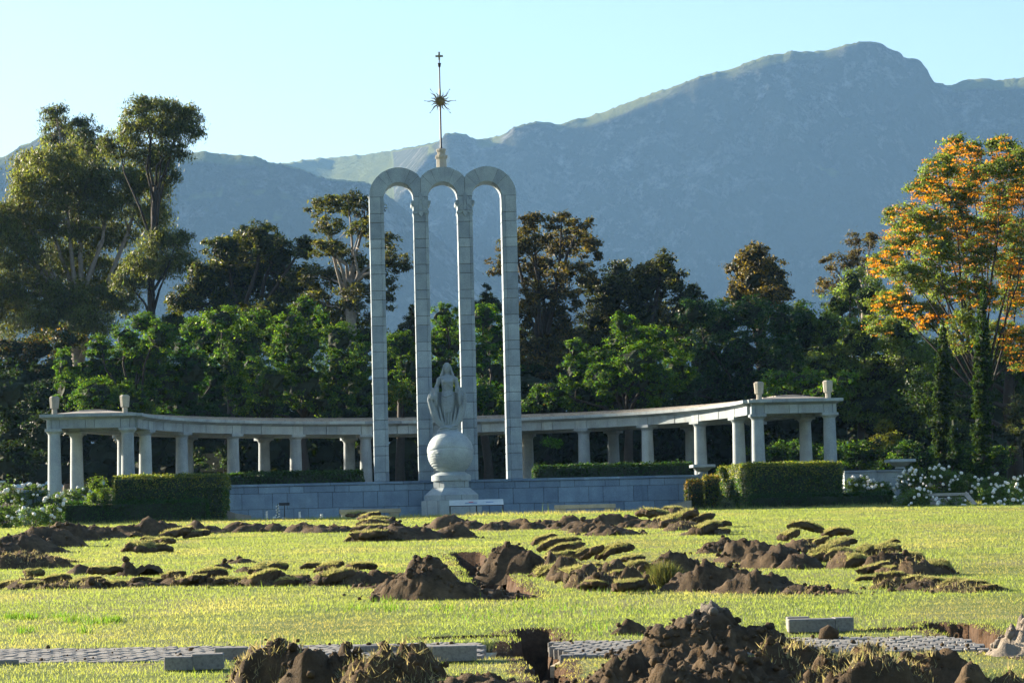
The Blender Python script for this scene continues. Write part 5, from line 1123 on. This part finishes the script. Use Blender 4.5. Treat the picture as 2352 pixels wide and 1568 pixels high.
# ------------------------------------------------------------------ earthworks: soil heaps, cut turf, spare pavers
clod_me = []
for k in range(5):
    b = MB(); b.add([(v.x * random.uniform(.8, 1.2), v.y * random.uniform(.7, 1.2), v.z * random.uniform(.55, 1.0)) for v in ico], rb.f); clod_me.append((np.array(b.v), np.array(b.f)))
def clods(pts, sizes):
    V, Fc, n = [], [], 0
    for p, s_ in zip(pts, sizes):
        v, f = clod_me[random.randrange(5)]; a = random.random() * 6.28; c_, q_ = math.cos(a), math.sin(a)
        vv = v * s_; vv = np.stack([vv[:, 0] * c_ - vv[:, 1] * q_, vv[:, 0] * q_ + vv[:, 1] * c_, vv[:, 2]], 1) + p; V.append(vv); Fc.append(f + n); n += len(v)
    return np.concatenate(V), np.concatenate(Fc)
def heap(label, peaks, matl=None, rough=1.0, seed=0, clod=1.0, name='soil_heap', cat='soil heap', turf=0.0, group=None):
    """peaks: (px, top_py, base_front_py, halfwidth_px). Each is a cone-ish bump; the heap is their union on one height grid"""
    pk = []
    for px, yt, yb_, hw in peaks:
        g0 = G(px, yb_); s0 = F / g0.y; rx = hw / s0 * (1.15 if g0.y < 45 else 1.5)
        ry = rx * .8
        ry = min(ry, 1.1)
        yc = g0.y + ry * .95; s1 = F / yc
        zt_ = W(px, yt, yc).z; H = zt_ - gz(yc)
        pk.append((g0.x * yc / g0.y, yc, rx, ry, H))
    x0 = min(p[0] - p[2] * 1.15 for p in pk); x1 = max(p[0] + p[2] * 1.15 for p in pk); y0 = min(p[1] - p[3] * 1.2 for p in pk); y1 = max(p[1] + p[3] * 1.2 for p in pk)
    res = max(.023, (y0 / 30) * .028); nx_ = int(min(230, (x1 - x0) / res)); ny_ = int(min(80, (y1 - y0) / (res * 1.4)))
    xs = np.linspace(x0, x1, nx_); ys_ = np.linspace(y0, y1, ny_); XX, YY = np.meshgrid(xs, ys_); x, y = XX.ravel(), YY.ravel()
    sc_ = y0 / 40
    wx = x + .10 * sc_ * noise(P3(x * 3 / sc_, y * 3 / sc_), seed); wy = y + .14 * sc_ * noise(P3(x * 3 / sc_, y * 3 / sc_), seed + 1)
    z = np.full(len(x), -.14)
    for px_, py_, rx, ry, H in pk:
        q = np.sqrt(((wx - px_) / rx) ** 2 + ((wy - py_) / ry) ** 2)
        q = np.sqrt(q * q + .04) - .04 * (1 - np.clip(q, 0, 1)) * .0
        q = (q - .02) / 1.0
        zz_ = np.where(q < 1, H * (1 - q ** 1.45), H * (1 - q) * .9)
        z = np.maximum(z, zz_)
    env = np.clip(z / .12, 0, 1)
    f1 = fbm(P3(x * 4.5, y * 4.5), 5, seed + 3, .6); f2 = np.abs(noise(P3(x * 11, y * 11), seed + 5)); f3 = np.abs(noise(P3(x * 25, y * 25), seed + 6))
    z = z + env * (.075 * rough * f1 + .08 * rough * f2 + .045 * rough * f3) - .03 * env + (.02 * f1) * (1 - env)
    zg = gz(y) + z
    cx_, cy_ = (x0 + x1) / 2, (y0 + y1) / 2; z0 = gz(cy_)
    V = np.stack([x - cx_, y - cy_, zg - z0], 1)
    i = np.arange(ny_ - 1)[:, None] * nx_ + np.arange(nx_ - 1)[None]
    Fq = np.stack([i, i + 1, i + nx_ + 1, i + nx_], -1).reshape(-1, 4)
    keep_ = (z.reshape(-1)[Fq] > -.12).any(1); Fq = Fq[keep_]
    t = thing(name, label, cat, (cx_, cy_, z0), 0, group)
    obj('soil', npmesh('soil', V, [Fq], [matl or DIRT], False), t)
    ok_ = np.where((z > -.02))[0]
    k = int(min(650 if y0 < 36 else 150, len(ok_) * .09 * clod))
    if k > 3:
        ii = RNG.choice(ok_, k); sz_ = (.012 + .045 * RNG.random(k) ** 3.5) * (y0 / 30) ** .6 * 1.1
        spread = RNG.normal(size=(k, 2)) * .03
        P_ = V[ii] + np.stack([spread[:, 0], spread[:, 1], sz_ * .2], 1)
        foot = np.where((z > -.10) & (z < -.01))[0]
        if len(foot) > 20:
            k2 = k // 4; i2 = RNG.choice(foot, k2); q2 = V[i2] + np.stack([RNG.normal(size=k2) * .10, RNG.normal(size=k2) * .10, 0 * i2], 1)
            q2[:, 2] = gz(q2[:, 1] + cy_) - z0 + .012; P_ = np.concatenate([P_, q2]); sz_ = np.concatenate([sz_, (.010 + .03 * RNG.random(k2) ** 3) * (y0 / 30) ** .6])
        vv, ff = clods(P_, sz_); o = obj('clods', npmesh('clods', vv, [ff], [matl or DIRT], False), t); o['kind'] = 'stuff'
    if turf > 0:
        ok2 = np.where((z > .0) & (noise(P3(x * 2.2, y * 2.2), seed + 8) > 1 - 2 * turf))[0]; k = min(9000, int(len(ok2) * 1.2))
        if k < 5: return t
        ii = RNG.choice(ok2, k); P_ = V[ii] + RNG.normal(size=(k, 3)) * [.012, .012, .004]; hh = .03 + .05 * RNG.random(k)
        dry_ = RNG.random((k, 1)); cc_ = (np.array([.31, .27, .165]) * dry_ + np.array([.17, .175, .085]) * (1 - dry_)) * (.6 + .7 * RNG.random((k, 1)))
        o = blades(P_[:, 0], P_[:, 1], P_[:, 2], hh, .010 * np.ones(k), 1.3, cc_, 'matted_grass', TURF, t); o['kind'] = 'stuff'
    # grass growing up against the foot of the heap
    return t
heap('big crumbly soil heap in the centre of the lawn, left of the dug trench', [(985, 1268, 1345, 68), (985, 1300, 1376, 105), (920, 1330, 1368, 60), (1065, 1340, 1374, 48), (880, 1345, 1352, 60)], seed=1)
heap('rounded soil heap behind the trench in the middle of the lawn', [(1175, 1246, 1318, 72), (1218, 1262, 1318, 56)], seed=2)
heap('long soil heap sloping down to the right of the turf stack', [(1550, 1262, 1330, 85), (1640, 1290, 1358, 110), (1740, 1315, 1364, 110), (1830, 1342, 1364, 60), (1480, 1285, 1315, 40)], seed=3)
heap('dark knobbly soil heap behind the long heap on the right', [(1660, 1232, 1270, 42), (1700, 1236, 1290, 60), (1790, 1250, 1303, 75), (1840, 1268, 1305, 60), (1740, 1240, 1290, 60)], seed=4)
heap('long dark soil ridge running in from the left picture edge', [(0, 1240, 1285, 60), (50, 1222, 1272, 70), (100, 1206, 1258, 70), (-60, 1250, 1300, 70)], seed=5)
heap('dark soil ridge behind the left one, before the low hedge', [(158, 1195, 1243, 55), (200, 1206, 1238, 60), (245, 1213, 1232, 40)], seed=6)
heap('low soil ridge topped with dry turf before the left tall hedge', [(290, 1206, 1234, 44), (345, 1184, 1232, 42), (385, 1194, 1230, 40)], seed=7, turf=.35)
heap('small pointed soil heap in the back row left of centre', [(454, 1195, 1226, 34), (490, 1208, 1224, 34)], seed=8, clod=.6)
heap('double humped soil heap in the back row', [(552, 1196, 1222, 34), (590, 1201, 1222, 34), (636, 1200, 1222, 30)], seed=9, clod=.6)
heap('low soil heap in the back row left of the turf stack', [(698, 1197, 1224, 34), (740, 1206, 1224, 50), (780, 1206, 1222, 30)], seed=10, clod=.6)
heap('soil heap right of the turf stack under the left bench', [(893, 1186, 1222, 44), (920, 1204, 1241, 52), (965, 1210, 1240, 50), (850, 1196, 1215, 36)], seed=11)
heap('soil heap before the globe pedestal', [(1028, 1180, 1214, 42), (1075, 1194, 1216, 40), (1040, 1200, 1237, 40)], seed=12)
heap('low wide soil ridge right of the heap before the pedestal', [(1160, 1196, 1217, 44), (1190, 1192, 1216, 24), (1215, 1199, 1216, 30)], seed=13, clod=.6)
heap('soil heap below the right bench, left part', [(1310, 1182, 1215, 44), (1260, 1194, 1214, 34), (1345, 1190, 1218, 40)], seed=14)
heap('soil heap with a nearer lobe below the right bench', [(1404, 1207, 1229, 46), (1365, 1200, 1224, 44)], seed=15)
heap('peaked soil heap directly before the right bench', [(1406, 1177, 1206, 38), (1440, 1180, 1204, 24)], seed=16, clod=.6)
heap('last soil heap of the back row towards the loose turf', [(1471, 1192, 1211, 42), (1500, 1197, 1211, 24)], seed=17, clod=.6)
heap('small black soil heap among the cut turf on the left', [(300, 1284, 1323, 36), (345, 1298, 1322, 26)], seed=18)
heap('smallest black soil heap left of the turf row', [(190, 1299, 1318, 32)], seed=19)
heap('low dark soil lump behind the turf row left of centre', [(553, 1282, 1293, 24), (515, 1294, 1308, 22), (560, 1298, 1315, 34)], seed=20)
heap('large soil heap with grey grit in the right foreground', [(1625, 1398, 1500, 150), (1690, 1425, 1500, 130), (1560, 1440, 1510, 120)], DIRTG, 1.1, 21, 1.6)
heap('nearest brown soil heap at the bottom edge, spilling over the path', [(1560, 1486, 1575, 190), (1660, 1490, 1590, 160), (1440, 1510, 1580, 80), (1600, 1540, 1640, 220), (1420, 1550, 1600, 90)], None, 1.25, 22, 1.6)
heap('pale rubble heap cut off by the right picture edge', [(2375, 1432, 1508, 90), (2330, 1462, 1500, 46)], RUB, 1.3, 23, 2)
heap('shaggy turf and soil heap at the bottom edge, left of centre', [(650, 1478, 1575, 105), (585, 1490, 1570, 60), (720, 1500, 1585, 80)], None, 1.2, 24, 1, turf=.62, name='turf_heap', cat='turf heap')
heap('shaggy turf heap at the bottom edge below the lone spare paver', [(790, 1500, 1580, 90), (880, 1500, 1590, 100), (955, 1478, 1560, 70), (950, 1520, 1590, 60)], None, 1.2, 25, 1, turf=.75, name='turf_heap', cat='turf heap')
heap('matted turf mound at the bottom edge right of the gritty heap', [(1845, 1470, 1560, 100), (1780, 1490, 1570, 70), (1900, 1520, 1590, 80)], None, 1.2, 26, 1, turf=.7, name='turf_heap', cat='turf heap')
heap('long turf mound in the bottom right corner below the path', [(1990, 1496, 1560, 110), (2080, 1506, 1590, 110), (2160, 1500, 1590, 120), (2230, 1530, 1600, 60), (2000, 1530, 1610, 130)], None, 1.2, 27, 1, turf=.62, name='turf_heap', cat='turf heap')
heap('low spread of soil and dead grass right of the bottom turf heap', [(1100, 1548, 1600, 130), (1200, 1560, 1610, 90)], None, .8, 28, 1, turf=.5, name='turf_heap', cat='turf heap')
heap('low dry turf mound in the bottom right corner of the picture', [(2330, 1540, 1600, 70)], None, .8, 29, .5, turf=.8, name='turf_heap', cat='turf heap')
heap('dark overturned turf lump on the grass behind the gritty heap', [(1447, 1428, 1456, 44)], None, .9, 30, .6, turf=.3, name='turf_heap', cat='turf heap')
heap('shaggy pile of dead grass at the left edge between the two soil rows', [(60, 1266, 1296, 75), (20, 1272, 1306, 60), (110, 1278, 1304, 40)], None, .9, 31, .5, turf=.9, name='turf_heap', cat='turf heap')
heap('thin spill of soil and stubble trailing right of the long heap', [(1880, 1346, 1364, 60), (1940, 1354, 1366, 44)], None, .7, 32, 1, turf=.4)
heap('low dark spill of soil at the lower end of the trench', [(1190, 1358, 1374, 40), (1150, 1340, 1372, 22)], None, .7, 33, 1, turf=.2)

heap('mound of broken turf under the long turf row on the left', [(60, 1326, 1352, 60), (140, 1334, 1353, 60), (230, 1330, 1351, 60), (320, 1336, 1350, 50)], None, .8, 40, .6, turf=.55, name='turf_heap', cat='turf heap')
heap('mound of broken turf under the row ending at the central heap', [(410, 1326, 1346, 50), (500, 1326, 1347, 70), (620, 1316, 1347, 70), (700, 1324, 1345, 60), (790, 1306, 1346, 70), (850, 1308, 1342, 60), (760, 1300, 1330, 40)], None, .8, 41, .6, turf=.6, name='turf_heap', cat='turf heap')
heap('mound of broken turf under the stack below the left bench', [(855, 1206, 1243, 44), (850, 1192, 1230, 34), (825, 1220, 1243, 30)], None, .8, 42, .6, turf=.6, name='turf_heap', cat='turf heap')
heap('mound of broken turf under the big stack right of the middle heaps', [(1275, 1262, 1322, 44), (1310, 1272, 1336, 60), (1350, 1290, 1350, 60), (1420, 1276, 1345, 60), (1390, 1310, 1356, 60), (1455, 1292, 1358, 40)], None, .9, 43, .6, turf=.7, name='turf_heap', cat='turf heap')
heap('mound of broken turf under the loose sods of the back row', [(1530, 1190, 1212, 40), (1580, 1196, 1220, 40), (1625, 1206, 1228, 40)], None, .8, 44, .6, turf=.8, name='turf_heap', cat='turf heap')
heap('mound of broken turf under the far right stack', [(1830, 1236, 1270, 50), (1910, 1240, 1290, 60), (1960, 1262, 1304, 60), (2040, 1260, 1310, 70), (2100, 1280, 1322, 60), (2150, 1296, 1320, 40)], None, .9, 45, .6, turf=.7, name='turf_heap', cat='turf heap')
heap('mound of broken turf under the lowest strip on the right', [(2040, 1330, 1354, 50), (2120, 1334, 1358, 60), (2200, 1340, 1360, 60), (2270, 1346, 1360, 44)], None, .8, 46, .6, turf=.6, name='turf_heap', cat='turf heap')
# single cut sods, several shapes, each with earth below and matted grass on top
def sod_mesh(k):
    rg = np.random.default_rng(100 + k); nx_, ny_ = 22, 14
    Lx, Ly, th_ = .30 * rg.uniform(.8, 1.15), .21 * rg.uniform(.8, 1.2), .056 * rg.uniform(.8, 1.3)
    curl = rg.uniform(-.3, .9); u, v = np.meshgrid(np.linspace(-1, 1, nx_), np.linspace(-1, 1, ny_)); u, v = u.ravel(), v.ravel(); skew = rg.uniform(-.35, .35); tap = rg.uniform(-.3, .3)
    edge = 1 + .22 * noise(P3(u * 2, v * 2, k), k) + .10 * noise(P3(u * 6, v * 6, k), k + 3)
    x = u * Lx * edge + skew * v * Ly; y = v * Ly * edge * (1 + tap * u); zb_ = -curl * x * x + .02 * noise(P3(u * 1.5, v * 1.5, k), 3 + k); tip = rg.uniform(-.05, .06); zb_ += tip * u
    n1 = .022 * noise(P3(u * 4, v * 4, k), 5) + .020 * noise(P3(u * 9, v * 9, k), 6)
    round_ = np.clip((1 - np.maximum(np.abs(u), np.abs(v))) * 6, 0, 1) ** .5
    top = zb_ + th_ * (.35 + .65 * round_) + n1; bot = zb_ - th_ * (.4 + .6 * round_) + n1 * 1.4
    V = np.concatenate([np.stack([x, y, top], 1), np.stack([x, y, bot], 1)]); n = nx_ * ny_
    i = (np.arange(ny_ - 1)[:, None] * nx_ + np.arange(nx_ - 1)[None]).ravel()
    T = np.stack([i, i + 1, i + nx_ + 1, i + nx_], 1); B = T[:, ::-1] + n
    rim = list(range(nx_)) + [j * nx_ + nx_ - 1 for j in range(1, ny_)] + list(range(n - 2, n - nx_ - 1, -1)) + [j * nx_ for j in range(ny_ - 2, 0, -1)]
    rim = np.array(rim); r2 = np.roll(rim, -1); E = np.stack([rim, rim + n, r2 + n, r2], 1)
    V[:, 2] -= V[:, 2].min()
    soilm = npmesh('turf_sod', V, [T, B, E], [DIRT], False)
    m = 950; ii = rg.choice(np.where((np.abs(u) < .86) & (np.abs(v) < .82))[0], m); P_ = V[ii] + rg.normal(size=(m, 3)) * [.012, .012, .003]
    hh = .02 + .038 * rg.random(m); out = np.stack([x, y], 1)[ii]
    d_ = rg.random((m, 1)); cc_ = (np.array([.33, .30, .17]) * d_ + np.array([.19, .235, .085]) * (1 - d_)) * (.65 + .6 * rg.random((m, 1)))
    a = rg.random(m) * 6.283; s_ = np.stack([np.cos(a), np.sin(a), 0 * a], 1) * .007
    tipv = np.stack([out[:, 0] / Lx * .03 + rg.normal(size=m) * .02, out[:, 1] / Ly * .03 + rg.normal(size=m) * .02, hh], 1)
    VV = np.empty((m, 3, 3)); VV[:, 0] = P_ - s_; VV[:, 1] = P_ + s_; VV[:, 2] = P_ + tipv
    gm = npmesh('matted_grass', VV.reshape(-1, 3), [np.arange(m * 3).reshape(m, 3)], [TURF], col=cc_)
    return soilm, gm
sods = [sod_mesh(k) for k in range(9)]
def sod(px, py, wpx, label, group, lift=0, tilt=0, roll_=0):
    g0 = G(px, py); s = F / g0.y; k = random.randrange(9); sc_ = wpx / s / .66 * random.uniform(.75, 1.2); lift *= .62; roll_ *= .6; tilt *= .7
    o = obj('turf_sod', sods[k][0]); o.location = (g0.x, g0.y, gz(g0.y) - .01 + lift); o.scale = (sc_, sc_ * .95, sc_ * random.uniform(.95, 1.25))
    o.rotation_euler = (R(tilt), R(roll_), random.uniform(-.9, .9)); tag(o, label, 'turf sod', group)
    g = obj('matted_grass', sods[k][1], o); g['kind'] = 'stuff'
def sodrow(group, label, spots, words):
    for k, sp in enumerate(spots):
        px, py, w_ = sp[:3]; lift = sp[3] if len(sp) > 3 else 0; tl = sp[4] if len(sp) > 4 else random.uniform(-6, 10); rl = sp[5] if len(sp) > 5 else random.uniform(-12, 12)
        sod(px, py, w_, label.format(words[k]) if words else label, group, lift, tl, rl)
nth = ['first', 'second', 'third', 'fourth', 'fifth', 'sixth', 'seventh', 'eighth', 'ninth', 'tenth', 'eleventh', 'twelfth', 'thirteenth', 'fourteenth', 'fifteenth', 'sixteenth', 'seventeenth', 'eighteenth', 'nineteenth', 'twentieth']
sodrow('cut sods in the row on the left', '{} cut sod from the left in the long turf row on the left', [(30, 1350, 62), (80, 1330, 54, .12, 50), (70, 1352, 60), (128, 1348, 70, .05), (165, 1350, 60), (205, 1345, 56), (235, 1330, 70, .09), (268, 1349, 60), (310, 1347, 64), (345, 1345, 52)], nth)
sodrow('cut sods in the row left of the central heap', '{} cut sod from the left in the row ending at the central soil heap', [(395, 1341, 76, .05), (440, 1346, 60), (480, 1342, 84, .06), (530, 1345, 70), (600, 1322, 70, .06, 8, -16), (600, 1346, 84), (660, 1346, 76), (640, 1310, 44, .05), (690, 1338, 70, .04), (720, 1310, 50, .03), (765, 1318, 80, .10, 25), (775, 1345, 84, .02), (830, 1318, 70, .08), (840, 1340, 60), (880, 1330, 60)], nth)
sodrow('sods lying alone on the left lawn', 'cut sod {} on the left lawn', [(330, 1270, 84, .02, 20), (300, 1268, 44), (370, 1256, 60), (345, 1246, 50), (410, 1238, 70), (450, 1237, 50)], ['with a square brown end, nearest of the loose group', 'small and dark at the left of the loose group', 'behind the nearest one of the loose group', 'smallest and palest of the loose group', 'flat and dry behind the loose group', 'farthest right of the flat dry ones'])
sodrow('sods stacked like shingles under the left bench', '{} sod from the front of the stack below the left bench', [(850, 1243, 74, .02), (818, 1243, 44, .03, 35), (858, 1232, 74, .1), (865, 1222, 70, .12), (872, 1212, 66, .14), (850, 1200, 56, .08), (818, 1192, 50, .1), (845, 1194, 40, .10)], nth)
sodrow('sods heaped in the middle right of the lawn', '{} sod from the left in the big turf stack right of the middle heaps', [(1262, 1325, 74, .03, 10, -28), (1278, 1306, 70, .16, 12, -25), (1300, 1290, 70, .24, 8, -25), (1285, 1275, 76, .18, 5, -20), (1250, 1258, 60, .12), (1330, 1296, 64, .2, 10, -26), (1332, 1340, 90, .02), (1362, 1292, 64, .14, 15, -24), (1372, 1356, 90, .02), (1395, 1328, 70, .06), (1425, 1290, 76, .2, 18, -22), (1395, 1290, 50, .14, 30, -20), (1455, 1305, 60, .16), (1440, 1362, 88, .03), (1455, 1330, 70, .1), (1410, 1345, 70, .08)], nth)
sodrow('loose sods at the right end of the back row', '{} sod from the left in the loose turf right of the back soil row', [(1505, 1195, 60, .05), (1530, 1205, 54, .05), (1548, 1192, 46, .16), (1560, 1212, 70, .1, 10, -24), (1590, 1200, 50, .14), (1605, 1210, 60, .08), (1640, 1222, 66, .08), (1620, 1228, 76, .0), (1655, 1226, 44)], nth)
sodrow('sods heaped on the far right of the lawn', '{} sod from the left in the turf heap on the far right lawn', [(1815, 1248, 60, .1), (1850, 1236, 64, .2, 0, 8), (1845, 1262, 60, .06), (1885, 1262, 60, .1), (1890, 1290, 70, .1, 10, -25), (1930, 1272, 90, .16, 10, -8), (1925, 1255, 76, .26, 5, -12), (1930, 1290, 66, .05), (1985, 1288, 76, .1, 15, -25), (1970, 1305, 80, .0), (2030, 1285, 90, .08, 20, 5), (2050, 1268, 46, .2, 20, -30), (2060, 1300, 70), (2100, 1298, 60, .1, 10, 20), (2010, 1318, 66), (2060, 1320, 70), (2155, 1318, 62, .02, 25, 10)], nth)
sodrow('flat sods in the lowest row on the right', '{} sod from the left in the low ragged strip on the far right', [(1990, 1334, 50), (2040, 1348, 66, .03), (2075, 1340, 60), (2110, 1350, 72, .04), (2150, 1352, 76, .04), (2195, 1356, 70, .04), (2240, 1356, 80, .02), (2280, 1358, 60)], nth)
# tall tuft of grass thrown beside the turf stack
g0 = G(1528, 1352); n = 1500; a_ = RNG.random(n) * 6.28; r_ = RNG.random(n) ** .5 * .19
x = g0.x + r_ * np.cos(a_); y = g0.y + .12 + r_ * np.sin(a_); z = gz(y) + .16 * (1 - (r_ / .2) ** 2)
o = blades(x, y, z, .10 + .14 * RNG.random(n), .012 * np.ones(n), 1.0, leafcolors(n, (.13, .15, .05), .35), 'grass_tuft', TURF); tag(o, 'rounded upright tuft of uprooted grass right of the turf stack', 'grass tuft')
# loose clods on the grass
for px, py, s_, lb in ((861, 1383 - 3, .07, 'single brown clod on the grass left of the central heap'), (1428, 1221, .1, 'small dark clod left of the loose turf in the back row'), (1905, 1468, .1, 'dark clod lying on the path edge before the spare pavers')):
    g0 = G(px, py); v, f = clod_me[2]; o = obj('soil_clod', npmesh('soil_clod', v * s_, [f], [DIRT])); o.location = (g0.x, g0.y, gz(g0.y) + s_ * .4); tag(o, lb, 'clod')
cp, cs = [], []
for _ in range(330):
    x = random.choice((random.uniform(-6, -.4), random.uniform(.35, 3.6))); u = (x - PA.x) / PD.x; v = random.choice((random.gauss(-.75, .16), random.gauss(.7, .2), random.uniform(-.8, .8)))
    y = PA.y + PD.y * u + v; cp.append((x, y, gz(y) + .02)); cs.append(.006 + .02 * random.random() ** 4)
v, f = clods(np.array(cp), np.array(cs)); o = obj('crumbs', npmesh('crumbs', v, [f], [DIRT]), path); o['kind'] = 'stuff'
# spare paver blocks
bp_ = lambda L, w_, h_: MB().box((0, 0, 0), (L, w_, h_), c_=.008)
def paver(px, py, L, w_, h_, rz, label, group='spare concrete pavers', lift=0, grooves=0):
    g0 = G(px, py); b = MB().box((0, w_ / 2, h_ / 2), (L, w_, h_), c_=.008)
    o = b.obj('paver_block', CONC, None); o.location = (g0.x, g0.y, gz(g0.y) + lift); o.rotation_euler = (R(1.7), 0, R(rz)); tag(o, label, 'paver', group); return o
paver(1865, 1452, .40, .18, .115, -1, 'left spare block of the pair standing on the grass behind the path')
paver(1940, 1450, .165, .18, .12, 4, 'short cracked spare block at the right end of the pair behind the path')
paver(1835, 1447, .2, .16, .115, -1, 'spare block half hidden behind the left one of the pair behind the path', lift=.0)
paver(410, 1540, .22, .15, .105, 3, 'left front block of the spare paver stack on the left grass')
paver(476, 1538, .24, .17, .12, 2, 'right block of the spare paver stack on the left grass')
paver(530, 1516, .26, .16, .10, 2, 'spare block leaning behind the shaggy turf heap at the bottom left')
paver(1034, 1519, .41, .2, .12, 1, 'lone spare block on the grass beside the bottom turf heap')
paver(870, 1499, .42, .1, .06, 0, 'spare block lying low on the path between the bottom turf heaps')
paver(20, 1529, .16, .1, .05, 12, 'broken piece of paver at the left edge below the path')
